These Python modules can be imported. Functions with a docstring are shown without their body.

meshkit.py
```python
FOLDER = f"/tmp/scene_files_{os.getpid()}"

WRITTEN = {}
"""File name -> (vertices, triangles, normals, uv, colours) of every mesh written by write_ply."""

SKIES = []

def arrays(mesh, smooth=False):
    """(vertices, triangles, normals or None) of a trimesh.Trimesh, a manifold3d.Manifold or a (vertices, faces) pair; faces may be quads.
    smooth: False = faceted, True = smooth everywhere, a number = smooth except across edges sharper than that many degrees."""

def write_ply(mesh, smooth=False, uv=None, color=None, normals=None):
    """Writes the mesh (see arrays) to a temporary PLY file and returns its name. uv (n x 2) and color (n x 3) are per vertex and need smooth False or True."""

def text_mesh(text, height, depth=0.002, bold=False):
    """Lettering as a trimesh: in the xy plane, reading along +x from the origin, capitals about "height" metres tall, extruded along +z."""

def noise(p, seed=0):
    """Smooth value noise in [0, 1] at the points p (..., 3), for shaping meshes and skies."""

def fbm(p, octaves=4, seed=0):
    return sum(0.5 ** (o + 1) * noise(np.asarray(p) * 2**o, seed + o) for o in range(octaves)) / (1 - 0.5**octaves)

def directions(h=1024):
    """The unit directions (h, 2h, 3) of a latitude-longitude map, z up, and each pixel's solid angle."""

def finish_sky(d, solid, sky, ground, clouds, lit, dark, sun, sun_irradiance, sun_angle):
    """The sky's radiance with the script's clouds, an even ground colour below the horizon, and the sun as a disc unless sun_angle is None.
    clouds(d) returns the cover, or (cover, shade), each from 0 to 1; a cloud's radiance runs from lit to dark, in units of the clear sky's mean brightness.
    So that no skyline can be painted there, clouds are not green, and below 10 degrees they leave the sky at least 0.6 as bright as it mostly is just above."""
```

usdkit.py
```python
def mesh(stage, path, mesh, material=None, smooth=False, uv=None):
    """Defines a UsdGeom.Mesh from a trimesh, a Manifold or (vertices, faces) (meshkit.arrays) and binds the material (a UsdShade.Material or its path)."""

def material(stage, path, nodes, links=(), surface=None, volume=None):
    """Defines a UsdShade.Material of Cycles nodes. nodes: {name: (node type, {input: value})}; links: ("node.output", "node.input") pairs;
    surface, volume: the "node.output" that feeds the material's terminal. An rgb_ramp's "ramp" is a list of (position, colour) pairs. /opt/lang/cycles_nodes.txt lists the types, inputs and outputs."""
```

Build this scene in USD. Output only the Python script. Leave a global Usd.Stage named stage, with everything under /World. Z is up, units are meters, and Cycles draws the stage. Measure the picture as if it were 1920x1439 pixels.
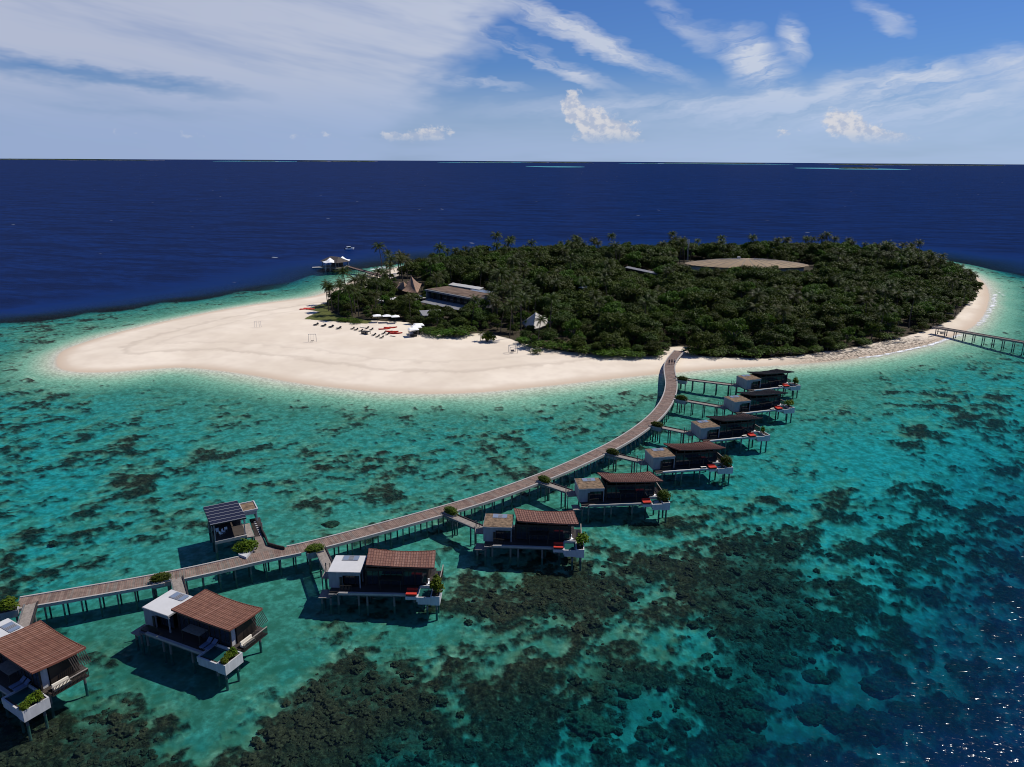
import math, random
import numpy as np
import trimesh, shapely
import shapely.geometry as sg
from scipy.interpolate import RBFInterpolator
import usdkit, meshkit
from pxr import Usd, UsdGeom, UsdLux, UsdShade, Sdf, Gf, Vt

stage = Usd.Stage.CreateInMemory()
UsdGeom.Xform.Define(stage, '/World')
rng = np.random.default_rng(7)
random.seed(7)

# ------------------------------------------------------------------ camera, sky, sun, exposure
CAM_H, FPX, HORIZON, ROLL = 65.0, 1410.0, 299.5, 11 / 1920
SUN_AZ, SUN_EL = math.radians(64), math.radians(54)
SKY_STRENGTH, SUN_INTENSITY, EXPOSURE = 0.05, 1.2, 0.0

pitch = math.atan((719.5 - HORIZON) / FPX)
fw = np.array([0, math.cos(pitch), -math.sin(pitch)])
_r, _u = np.array([1.0, 0, 0]), np.array([0, math.sin(pitch), math.cos(pitch)])
a = math.atan(ROLL)
ri, up = _r * math.cos(a) + _u * math.sin(a), -_r * math.sin(a) + _u * math.cos(a)
cam = UsdGeom.Camera.Define(stage, '/World/camera')
cam.CreateHorizontalApertureAttr(36.0)
cam.CreateVerticalApertureAttr(36.0 * 767 / 1024)
cam.CreateFocalLengthAttr(36.0 * FPX / 1920)
cam.CreateClippingRangeAttr(Gf.Vec2f(1.0, 200000.0))
cam.CreateExposureAttr(EXPOSURE)
cam.AddTransformOp().Set(Gf.Matrix4d(*ri, 0, *up, 0, *(-fw), 0, 0, 0, CAM_H, 1))


def G(px, py, z=0.0):
    """the place in the world, at height z, of a point of the photograph (1920 x 1439)"""
    d = fw + ri * (px - 959.5) / FPX - up * (py - 719.5) / FPX
    return np.array([0, 0, CAM_H]) + d * (z - CAM_H) / d[2]


def sky_dir(px, py):
    """azimuth and elevation in degrees"""
    d = fw + ri * (px - 959.5) / FPX - up * (py - 719.5) / FPX
    d /= np.linalg.norm(d)
    return math.degrees(math.atan2(d[0], d[1])), math.degrees(math.asin(d[2]))


class Nodes:
    """collects Cycles nodes; an input given as '@node.out' is a link"""

    def __init__(self):
        self.n, self.l = {}, []

    def __call__(self, kind, out=None, **inp):
        name = f'{kind}_{len(self.n)}'
        given = {}
        for k, v in inp.items():
            if isinstance(v, str) and v.startswith('@'):
                self.l.append((v[1:], f'{name}.{k}'))
            else:
                given[k] = v
        self.n[name] = (kind, given)
        return f'@{name}.{out}' if out else name

    def math(self, t, a, b=0.5, c=0.0, clamp=False):
        return self('math', 'value', math_type=t, value1=a, value2=b, value3=c, use_clamp=clamp)

    def mix(self, fac, a, b, t='mix'):
        return self('mix', 'color', mix_type=t, fac=fac, color1=a, color2=b)

    def noise(self, vec, scale=1.0, detail=2.0, rough=0.5, out='fac', dist=0.0, dims='3D'):
        return self('noise_texture', out, vector=vec, scale=scale, detail=detail, roughness=rough, distortion=dist, dimensions=dims)

    def ramp(self, fac, stops, out='color'):
        return self('rgb_ramp', out, fac=fac, ramp=stops)

    def step(self, v, lo, hi, to0=0.0, to1=1.0):
        return self('map_range', 'result', range_type='smoothstep', value=v, from_min=lo, from_max=hi, to_min=to0, to_max=to1, clamp=True)

    def remap(self, v, lo, hi, to0=0.0, to1=1.0):
        return self('map_range', 'result', range_type='linear', value=v, from_min=lo, from_max=hi, to_min=to0, to_max=to1, clamp=True)

    def mapping(self, vec, loc=(0, 0, 0), rot=(0, 0, 0), scale=(1, 1, 1)):
        return self('mapping', 'vector', mapping_type='point', vector=vec, location=loc, rotation=rot, scale=scale)

    def aniso(self, vec, rot, scale, loc=(0, 0, 0)):
        """turn first, then stretch"""
        return self.mapping(self.mapping(vec, rot=(0, 0, rot)), loc, scale=scale)

    def make(self, name, surface=None, volume=None):
        return usdkit.material(stage, '/World/Looks/' + name, self.n, self.l, surface[1:] if surface else None, volume[1:] if volume else None)


def make_sky():
    N = Nodes()
    sky = N('sky_texture', 'color', sky_type='single_scattering', sun_disc=False, sun_elevation=SUN_EL, sun_rotation=SUN_AZ,
            altitude=100.0, air_density=1.0, aerosol_density=0.3, ozone_density=1.0)
    sky = N.mix(1.0, sky, (.50, .86, 1.62), 'multiply')
    d = N('texture_coordinate', 'generated')
    s = N('separate_xyz', vector=d)
    x, y, z = f'@{s}.x', f'@{s}.y', f'@{s}.z'
    az = N.math('degrees', N.math('arctan2', x, y))
    el = N.math('degrees', N.math('arcsine', z))
    ae = N('combine_xyz', 'vector', x=az, y=el, z=0.0)
    # slow warp that frays every edge
    w1 = N.math('subtract', N.noise(N.mapping(ae, scale=(.16, .42, 1)), 1.0, 2, .6), .5)
    w2 = N.math('subtract', N.noise(N.mapping(ae, loc=(31, 7, 3), scale=(.35, 1.1, 1)), 1.0, 3, .65), .5)
    azw = N.math('multiply_add', w1, 7.0, az)
    elw = N.math('add', N.math('multiply_add', w1, 1.2, el), N.math('multiply', w2, 1.2))

    wv = N('combine_xyz', 'vector', x=N.math('multiply_add', w1, 3.0, az), y=N.math('multiply_add', w2, 1.6, el), z=0.0)
    fibre = [N.step(N.noise(N.aniso(wv, math.radians(r), (.10, .75, 1), (5 * k, 3, 0)), 1.0, 5, .62), .28, .68) for k, r in ((0, 19), (1, -14))]
    wide = N('combine_xyz', 'vector', x=azw, y=elw, z=0.0)

    def patch(c, ra, re, ang=0.0, where=wv):
        """a soft oval patch of sky round a direction"""
        m = N('mapping', 'vector', mapping_type='texture', vector=where, location=(*c, 0), rotation=(0, 0, ang), scale=(ra, re, 1))
        return N('gradient_texture', 'fac', gradient_type='spherical', vector=m)

    def streak(p0, p1, width, strong=1.0):
        """a feathery band from one point of the sky to another"""
        (a0, e0), (a1, e1) = sky_dir(*p0), sky_dir(*p1)
        g = patch(((a0 + a1) / 2, (e0 + e1) / 2), math.hypot(a1 - a0, e1 - e0) * .72, width * 1.7, math.atan2(e1 - e0, a1 - a0))
        return N.math('multiply', g, 1.6 * strong)

    def blob(p, ra, re, strong=1.0):
        return N.math('multiply', patch(sky_dir(*p), ra * 1.95, re * 1.85, 0.0, ae), strong * 1.12)

    def total(lst):
        o = lst[0]
        for k in lst[1:]:
            o = N.math('add', o, k)
        return o

    def top(lst):
        o = lst[0]
        for k in lst[1:]:
            o = N.math('subtract', N.math('add', o, k), N.math('multiply', o, k))
        return o

    # the great veil on the left
    (r0, e0) = sky_dir(800, 190)
    edge = N.math('add', N.math('multiply_add', N.math('subtract', el, e0), -0.95, N.math('subtract', N.math('multiply_add', w1, 9.0, az), r0)), N.math('multiply', w2, 3.0))
    veil = N.math('multiply', N.math('multiply', N.step(edge, 2.0, -3.0), N.step(el, 13, 26, 1, .0)), N.step(az, -110, -60))
    fib = N.noise(N.aniso(ae, math.radians(10), (.05, .42, 1)), 1.0, 5, .6)
    veil = N.math('multiply', veil, N.step(fib, .28, .56, .60, .97))
    gap = total([streak((-160, 92), (240, 155), .5), streak((150, 138), (480, 180), .45), streak((100, 200), (420, 218), .3, .5)])
    veil = N.math('multiply', veil, N.math('subtract', 1.0, N.math('multiply', gap, .62, clamp=True), clamp=True))
    s0 = total([streak((900, -20), (1260, 140), .6, 1.2), streak((840, 25), (1045, 120), .5, .9), streak((810, 148), (970, 165), .25, .7),
                streak((1020, 120), (1160, 165), .4, .5), streak((930, 70), (1120, 165), .3, .55), streak((700, 10), (850, 70), .4, .6), streak((1220, -20), (1320, 90), .55, .5), streak((1465, 30), (1505, 110), .55, .9), streak((1620, 5), (1700, 60), .35, .6)])
    s1 = total([streak((1370, 80), (1480, 190), 1.3, 1.0), streak((1300, 60), (1440, 120), .8, .5), streak((1560, 165), (1830, 130), .8, 1.0),
                streak((1840, 110), (1960, 130), .8, .7), streak((1480, 210), (1990, 170), 1.0, .9), streak((900, 205), (1500, 195), .6, .5), streak((1150, 215), (1990, 225), 1.2, .7)])
    s0 = N.math('multiply', s0, fibre[0], clamp=True)
    s1 = N.math('multiply', s1, fibre[1], clamp=True)
    # thin high cloud everywhere else, laid out on a flat layer overhead
    inv = N.math('divide', 1.0, N.math('maximum', N.math('add', z, .08), .02))
    flat = N('combine_xyz', 'vector', x=N.math('multiply', x, inv), y=N.math('multiply', y, inv), z=0.0)
    thin = N.noise(N.aniso(flat, .7, (.5, .16, 1)), 1.0, 3, .6)
    high = N.math('multiply', N.step(thin, .46, .74), N.step(el, 10, 22, 0, .14))
    low = N.math('multiply', N.step(el, 6.5, .2, 0, .95), N.step(N.noise(N.mapping(ae, loc=(3, 9, 1), scale=(.08, .6, 1)), 1.0, 3, .6), .2, .62, .72, 1.0))
    cirrus = top([veil, s0, s1, high, low])
    # heaped clouds near the horizon
    cn = N.noise(N.mapping(ae, scale=(.95, 1.2, 1)), 1.0, 5, .64)
    body = total([blob((1072, 196), .55, .85, 1.1), blob((1100, 222), .85, .8), blob((1138, 234), 1.0, .8), blob((1172, 252), 1.0, .65), blob((1110, 258), 1.5, .5, .8), blob((815, 248), 1.1, .5, .9), blob((775, 256), 1.2, .35, .8), blob((722, 258), .9, .3, .8),
                  blob((1575, 222), 1.0, .6, .9), blob((1600, 242), 1.4, .5, .9), blob((1655, 260), 1.9, .45, .95), blob((590, 255), 2.0, .25, .5), blob((1475, 250), .8, .35, .6), blob((300, 252), 3.0, .22, .45)])
    heap = N.step(N.math('add', N.math('multiply', body, .62), N.math('multiply', N.math('subtract', cn, .5), 1.3)), .24, .52)
    heap = N.math('multiply', heap, N.step(el, .9, 2.2))
    lit = N.step(N.math('subtract', cn, N.noise(N.mapping(ae, loc=(-.22, -.28, 0), scale=(.95, 1.2, 1)), 1.0, 3, .62)), -.12, .10)
    bright = N.ramp(lit, [(0, CLOUD_SHADE), (1, CLOUD_LIT)])
    ccol = N.mix(N.step(el, 1.0, 7.0), CIRRUS_LOW, CIRRUS_HIGH)
    ccol = N.mix(N.remap(az, -25, 20), N.mix(1.0, ccol, VEIL_TINT, 'multiply'), ccol)
    out = N.mix(N.math('multiply', cirrus, .93), sky, ccol)
    out = N.mix(N.math('multiply', heap, .80), out, bright)
    bg = N('background_shader', 'background', color=out, strength=SKY_STRENGTH)
    return N.make('sky_look', bg)


CLOUD_LIT, CLOUD_SHADE = (14.2, 13.9, 14.2), (9.0, 10.0, 12.6)
CIRRUS_LOW, CIRRUS_HIGH, VEIL_TINT = (8.0, 10.4, 15.0), (11.8, 12.9, 15.2), (.81, .81, .865)
dome = UsdLux.DomeLight.Define(stage, '/World/sky')
UsdShade.MaterialBindingAPI.Apply(dome.GetPrim()).Bind(make_sky())
dome.GetPrim().SetCustomDataByKey('kind', 'structure')
sun = UsdLux.DistantLight.Define(stage, '/World/sun')
sun.CreateNormalizeAttr(True)
sun.CreateIntensityAttr(SUN_INTENSITY)
sun.CreateAngleAttr(0.5)
sun.CreateColorAttr(Gf.Vec3f(1.0, 0.95, 0.88))
sun.AddRotateZOp().Set(-math.degrees(SUN_AZ))
sun.AddRotateXOp().Set(-(90 - math.degrees(SUN_EL)) + 180 - 180)

# ------------------------------------------------------------------ helpers
class MB:
    """collects boxes, prisms and tubes into one mesh"""

    def __init__(self):
        self.v, self.f, self.n = [], [], 0

    def add(self, v, f):
        v, f = np.asarray(v, float), np.asarray(f, int)
        if f.shape[1] == 4:
            f = np.vstack([f[:, [0, 1, 2]], f[:, [0, 2, 3]]])
        self.v.append(v)
        self.f.append(f + self.n)
        self.n += len(v)
        return self

    def mesh(self, m):
        return self.add(m.vertices, m.faces)

    def hexa(self, b, t):
        """eight corners: bottom four and top four, counter-clockwise from above"""
        return self.add(list(b) + list(t), [[3, 2, 1, 0], [4, 5, 6, 7], [0, 1, 5, 4], [1, 2, 6, 5], [2, 3, 7, 6], [3, 0, 4, 7]])

    def box(self, x0, x1, y0, y1, z0, z1):
        q = [(x0, y0), (x1, y0), (x1, y1), (x0, y1)]
        return self.hexa([(*p, z0) for p in q], [(*p, z1) for p in q])

    def bar(self, p, q, w, h=None, upv=(0, 0, 1)):
        """a square bar from p to q, w wide and h high, centred on the line"""
        p, q = np.asarray(p, float), np.asarray(q, float)
        d = q - p
        d /= np.linalg.norm(d)
        s = np.cross(d, upv)
        if np.linalg.norm(s) < 1e-3:
            s = np.cross(d, (1, 0, 0))
        s /= np.linalg.norm(s)
        t = np.cross(s, d)
        s, t = s * w / 2, t * (h or w) / 2
        return self.hexa([p - s - t, p + s - t, q + s - t, q - s - t], [p - s + t, p + s + t, q + s + t, q - s + t])

    def tube(self, pts, rad, n=6):
        pts = np.asarray(pts, float)
        rad = np.broadcast_to(rad, len(pts))
        rings = []
        for i, p in enumerate(pts):
            d = pts[min(i + 1, len(pts) - 1)] - pts[max(i - 1, 0)]
            d /= np.linalg.norm(d)
            s = np.cross(d, (0, 0, 1) if abs(d[2]) < .9 else (1, 0, 0))
            s /= np.linalg.norm(s)
            t = np.cross(d, s)
            a = np.arange(n) * 2 * np.pi / n
            rings.append(p + rad[i] * (np.cos(a)[:, None] * s + np.sin(a)[:, None] * t))
        v = np.vstack(rings + [pts[:1], pts[-1:]])
        f, k = [], len(pts) * n
        for i in range(len(pts) - 1):
            for j in range(n):
                a, b = i * n + j, i * n + (j + 1) % n
                f += [[a, b + n, b], [a, a + n, b + n]]
        for j in range(n):
            f += [[k, j, (j + 1) % n], [k + 1, k - n + (j + 1) % n, k - n + j]]
        return self.add(v, f)

    def prism(self, poly, z0, z1):
        poly = np.asarray(poly, float)
        if not shapely.LinearRing(poly).is_ccw:
            poly = poly[::-1]
        m = trimesh.creation.extrude_polygon(sg.Polygon(poly), z1 - z0, engine='earcut')
        m.apply_translation([0, 0, z0])
        return self.mesh(m)

    def get(self):
        return np.vstack(self.v), np.vstack(self.f)


TAKEN = {}


def path_for(name, parent=None):
    base = (str(parent.GetPath()) if parent else '/World') + '/' + name
    k = TAKEN.get(base, 0)
    TAKEN[base] = k + 1
    return base if k == 0 else f'{base}_{k:03d}'


def tag(p, label=None, cat=None, group=None, kind=None):
    for k, v in (('label', label), ('category', cat), ('group', group), ('kind', kind)):
        if v:
            p.SetCustomDataByKey(k, v)
    return p


def obj(name, mb, mat, parent=None, smooth=False, **t):
    g = mb.get() if isinstance(mb, MB) else mb
    p = usdkit.mesh(stage, path_for(name, parent), g, mat, smooth=smooth).GetPrim()
    return tag(p, **t)


def thing(name, label, cat, loc=(0, 0, 0), rz=0.0, scale=None, group=None):
    x = UsdGeom.Xform.Define(stage, path_for(name))
    x.AddTranslateOp().Set(Gf.Vec3d(*map(float, loc)))
    if rz:
        x.AddRotateZOp().Set(math.degrees(rz))
    if scale is not None:
        x.AddScaleOp().Set(Gf.Vec3f(*map(float, np.broadcast_to(scale, 3))))
    return tag(x.GetPrim(), label, cat, group)


def proto(name):
    """a class prim that copies refer to"""
    if not stage.GetPrimAtPath('/World/Prototypes'):
        stage.CreateClassPrim('/World/Prototypes')
    return stage.CreateClassPrim('/World/Prototypes/' + name) if False else UsdGeom.Xform.Define(stage, '/World/Prototypes/' + name).GetPrim()


def copy(src, name, label, cat, loc, rz=0.0, scale=None, group=None):
    p = thing(name, label, cat, loc, rz, scale, group)
    p.GetReferences().AddInternalReference(src.GetPath())
    p.SetInstanceable(True)
    return p


# ------------------------------------------------------------------ materials
def plain(name, col, rough=.6, spec=.4, var=.0, scale=3.0, bump=0.0, metallic=0.0, col2=None, detail=4, stretch=(1, 1, 1)):
    N = Nodes()
    if var or bump or col2 is not None:
        pos = N.mapping(N('texture_coordinate', 'object'), scale=stretch)
        n = N.noise(pos, scale, detail, .6)
        c = np.array(col, float)
        lo, hi = (c * (1 - var), c * (1 + var)) if col2 is None else (c, np.array(col2, float))
        k = N.ramp(n, [(.3, lo), (.7, hi)])
        inp = dict(base_color=k)
        if bump:
            inp['normal'] = N('bump', 'normal', height=n, strength=.6, distance=bump)
        s = N('principled_bsdf', 'BSDF', roughness=rough, specular_ior_level=spec, metallic=metallic, **inp)
    else:
        s = N('principled_bsdf', 'BSDF', base_color=tuple(col), roughness=rough, specular_ior_level=spec, metallic=metallic)
    return N.make(name, s)


def leafy(name, lo, hi, trans=.25, rough=.55, hue=.035, spec=.15):
    N = Nodes()
    r = N('object_info', 'random')
    n = N.noise(N('geometry', 'position'), .55, 3, .6)
    c = N.ramp(n, [(.3, lo), (.7, hi)])
    c = N('hsv', 'color', hue=N.math('multiply_add', r, hue, .5 - hue * .6), saturation=1.0, value=N.math('multiply_add', r, .7, .65), color=c)
    isl = N('geometry', 'random_per_island')
    c = N('hsv', 'color', hue=.5, saturation=1.0, value=N.math('multiply_add', isl, .7, .65), color=c)
    p = N('principled_bsdf', 'BSDF', base_color=c, roughness=rough, specular_ior_level=spec)
    t = N('translucent_bsdf', 'BSDF', color=N.mix(.4, c, (.10, .16, .02)))
    return N.make(name, N('mix_closure', 'closure', fac=trans, closure1=p, closure2=t))


M = {}
M['white'] = plain('white_render', (.43, .43, .435), .7, .3, .14, 1.5, stretch=(1.6, 1.6, .35))
M['white_cloth'] = plain('white_canvas', (.80, .80, .79), .8, .2)
M['annex'] = plain('white_plaster_shade_toned', (.26, .265, .275), .75, .25, .16, 1.5, stretch=(1.6, 1.6, .35))  # darker copy of the white walls: their shade is put into the colour
M['darkthatch'] = plain('dark_shingle_roof', (.075, .065, .058), .85, .15, .2, .8)
M['whiteroof'] = plain('white_roof_coat', (.47, .47, .47), .8, .2, .05, .8)
M['dark'] = plain('dark_timber', (.026, .019, .015), .55, .4, .3, 2.0, stretch=(1, 1, 6))
M['darkdeck'] = plain('dark_deck_boards', (.05, .040, .033), .6, .3, .35, 2.0, stretch=(.3, 5, 1))
M['deck'] = plain('weathered_walkway_boards', (.185, .130, .105), .8, .2, .35, 1.2)
M['deck2'] = plain('weathered_walkway_boards_grey', (.17, .135, .115), .8, .2, .3, 1.2)
M['deck3'] = plain('weathered_walkway_boards_brown', (.15, .10, .082), .8, .2, .3, 1.2)
M['greywood'] = plain('grey_timber', (.23, .20, .175), .8, .2, .25, 2.5)
M['kerb'] = plain('pale_edge_beam', (.34, .32, .30), .75, .3, .12, .8)
M['post'] = plain('concrete_post', (.13, .13, .13), .8, .3, .3, 1.2, stretch=(1, 1, .5))
M['tile'] = plain('roof_strip_brown', (.165, .080, .054), .6, .35, .3, 1.6, stretch=(2, .6, 1))
M['tile2'] = plain('roof_strip_reddish', (.145, .066, .045), .6, .35, .3, 1.6, stretch=(2, .6, 1))
M['tile3'] = plain('roof_strip_pale', (.195, .102, .074), .6, .35, .3, 1.6, stretch=(2, .6, 1))
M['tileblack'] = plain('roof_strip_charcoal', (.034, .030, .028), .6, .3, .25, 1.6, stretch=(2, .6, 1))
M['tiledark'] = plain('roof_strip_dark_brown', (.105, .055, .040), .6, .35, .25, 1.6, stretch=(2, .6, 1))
M['tilerib'] = plain('roof_rib', (.125, .052, .034), .6, .35, .15, 1.6)
M['fascia'] = plain('roof_edge', (.16, .058, .038), .6, .35, .1, 1.6)
M['litter'] = plain('dry_roof_litter', (.065, .050, .038), .95, .05, 0, 1.4, .05, col2=(.25, .175, .115), detail=6)
M['metal'] = plain('grey_metal', (.22, .23, .25), .4, .5)
M['glassdark'] = plain('dark_window_glass', (.012, .016, .02), .08, .6)
M['skylight'] = plain('skylight_pane', (.16, .20, .27), .2, .6)
M['slat'] = plain('skylight_slat', (.26, .26, .27), .5, .5)
M['red'] = plain('red_fabric', (.42, .035, .022), .8, .2, .1, 3)
M['blue'] = plain('blue_grey_cushion', (.16, .20, .30), .8, .2)
M['palecushion'] = plain('pale_cushion', (.62, .58, .50), .85, .2)
M['black'] = plain('black_wicker', (.014, .013, .013), .7, .3)
M['solar'] = plain('solar_cell', (.006, .007, .024), .4, .12)
M['soil'] = plain('planter_soil', (.05, .04, .03), .9, .1)
M['trunk'] = plain('grey_bark', (.12, .10, .085), .9, .1, .3, 3)
M['palmtrunk'] = plain('palm_bark', (.085, .07, .055), .9, .1, .25, 3)
M['thatch'] = plain('brown_shingle_roof', (.25, .165, .12), .85, .15, .3, .8, .05)
M['paletent'] = plain('pale_tent_canvas', (.50, .47, .43), .85, .15, .06, .6)
M['dome'] = plain('tan_roof_shell', (.25, .185, .115), .8, .2, .10, .25)
M['brownroof'] = plain('weathered_brown_flat_roof', (.13, .092, .07), .9, .1, .45, .5, stretch=(.3, 1, 1))
M['greyroof'] = plain('grey_slatted_roof', (.20, .20, .21), .7, .3, .2, .8)
M['concrete'] = plain('grey_concrete', (.16, .16, .165), .8, .3, .15, .5)
M['paleconcrete'] = plain('pale_concrete', (.42, .41, .39), .8, .3, .15, .5)
M['driftwood'] = plain('bleached_driftwood', (.13, .12, .11), .9, .1, 0, .5, col2=(.40, .38, .35))
M['coralrock'] = plain('coral_rock', (.03, .015, .011), .95, .05, 0, 2.4, .12, col2=(.27, .15, .095), detail=6)
M['coralstuff'] = plain('coral_lumps', (.020, .009, .008), .95, .05, 0, 2.6, .10, col2=(.22, .10, .068), detail=6)
M['skin'] = plain('skin', (.36, .22, .15), .6, .4)
M['cloth1'] = plain('dark_clothes', (.02, .022, .03), .8, .2)
M['cloth2'] = plain('pale_clothes', (.45, .43, .42), .8, .2)
M['cloth3'] = plain('navy_clothes', (.03, .04, .08), .8, .2)
M['hair'] = plain('dark_hair', (.012, .010, .008), .6, .3)
M['boat'] = plain('white_gelcoat', (.80, .80, .80), .25, .5)
M['leafA'] = leafy('leaf_dark', (.022, .050, .005), (.075, .120, .012), .18)
M['leafB'] = leafy('leaf_olive', (.032, .054, .006), (.105, .140, .015), .18)
M['leafC'] = leafy('leaf_fresh', (.034, .086, .005), (.105, .20, .012), .22)
M['leafbush'] = leafy('leaf_bright_bush', (.07, .14, .006), (.18, .27, .016), .3)
M['leaflow'] = leafy('leaf_planter', (.042, .085, .006), (.12, .17, .014), .28)
M['leafpalm'] = leafy('leaf_palm', (.018, .036, .005), (.070, .098, .014), .2, .55)
M['leafpalm2'] = leafy('leaf_palm_yellowing', (.024, .034, .008), (.10, .10, .022), .2, .55)


def ground_material():
    N = Nodes()
    pos = N('geometry', 'position')
    at = lambda n: N('attribute', 'fac', attribute=n)
    sx = N('separate_xyz', vector=pos)
    z = f'@{sx}.z'
    fine = N.noise(pos, 1.1, 5, .65)
    mid = N.noise(pos, .16, 4, .6)
    big = N.noise(pos, .035, 3, .55)
    # sand above the water, damp towards its edge
    dry = N.mix(N.step(big, .35, .65), (.625, .54, .43), (.70, .615, .50))
    dry = N.mix(N.math('multiply', N.step(mid, .35, .7), .28), dry, (.50, .41, .33))
    track = N.math('absolute', N.math('subtract', N.math('add', z, N.math('multiply', N.math('subtract', mid, .5), .35)), .85))
    dry = N.mix(N.step(track, .10, 0.0, 0, .38), dry, (.40, .33, .26))
    track = N.math('absolute', N.math('subtract', N.math('add', z, N.math('multiply', N.math('subtract', mid, .5), .35)), 1.25))
    dry = N.mix(N.step(track, .08, 0.0, 0, .22), dry, (.42, .35, .28))
    damp = N.mix(N.step(z, .28, .02), dry, (.50, .40, .30))
    wet = N.mix(N.step(fine, .36, .64), (.38, .36, .30), (.62, .59, .50))
    wet = N.mix(N.math('multiply', N.step(N.noise(pos, .45, 4, .6), .42, .64, 0, .75), N.step(z, -.9, -1.7)), wet, (.24, .24, .17))
    # the underwater sand turns darker in patches towards the near side
    wet = N.mix(N.math('multiply', N.step(f'@{sx}.y', 118.0, 82.0, 0, .62), N.step(N.noise(pos, .3, 4, .65), .30, .60)), wet, (.17, .18, .12))
    sand = N.mix(N.step(z, .03, -.12), damp, wet)
    # coral and weed
    cor = N.math('add', at('coral'), N.math('multiply', N.math('subtract', fine, .5), 1.0))
    cor = N.math('multiply', N.step(cor, .10, 1.0), N.step(at('coral'), .02, .15))
    spots = N('voronoi_texture', 'distance', vector=pos, scale=1.3, randomness=1.0)
    ccol = N.ramp(N.noise(pos, 1.7, 5, .7), [(.32, (.018, .008, .007)), (.48, (.056, .024, .018)), (.60, (.14, .066, .045)), (.74, (.32, .20, .13))])
    ccol = N.mix(N.step(spots, .15, .55), N.mix(.5, ccol, (.09, .05, .036)), ccol)
    col = N.mix(cor, sand, ccol)
    # rubble along the weather shore, turf and forest floor
    rub = N.math('multiply', at('rubble'), N.step(fine, .40, .58))
    col = N.mix(rub, col, N.ramp(N.noise(pos, .8, 4, .7), [(.35, (.05, .042, .034)), (.65, (.29, .24, .185))]))
    gr = N.step(N.math('add', at('grass'), N.math('multiply', N.math('subtract', N.noise(pos, .5, 4, .6), .5), .8)), .35, .6)
    col = N.mix(gr, col, N.ramp(N.noise(pos, 1.5, 4, .7), [(.3, (.045, .060, .014)), (.7, (.115, .120, .035))]))
    fo = N.step(N.math('add', at('forest'), N.math('multiply', N.math('subtract', mid, .5), .5)), .35, .65)
    col = N.mix(fo, col, N.ramp(fine, [(.3, (.022, .020, .012)), (.7, (.065, .052, .034))]))
    bump = N('bump', 'normal', height=N.math('multiply_add', N.noise(pos, 2.2, 4, .7), N.math('multiply_add', cor, .9, .03), N.math('multiply', mid, .10)), strength=.8, distance=.35)
    return N.make('ground_look', N('principled_bsdf', 'BSDF', base_color=col, roughness=.92, specular_ior_level=.12, normal=bump))


# how much light one crossing of the water lets through, and what its own colour gives back, by depth
DEPTHS = [0.0, .3, .8, 1.6, 2.4, 3.4, 5.0, 8.0, 12.0, 17.0, 25.0]
PASS = [(1, 1, 1), (.85, .95, .89), (.54, .83, .75), (.30, .635, .59), (.145, .685, .755), (.088, .625, .725), (.055, .45, .57), (.03, .32, .47), (.02, .19, .32), (.01, .07, .14), (.01, .05, .12)]
OWN = [(.004, .024, .026)] * 5 + [(.004, .034, .050), (.003, .034, .080), (.0022, .027, .104), (.0016, .0215, .108), (.0013, .0175, .100), (.0013, .0175, .100)]
WEIGHT = [0, .01, .02, .04, .06, .10, .22, .5, .8, 1.0, 1.0]


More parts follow.
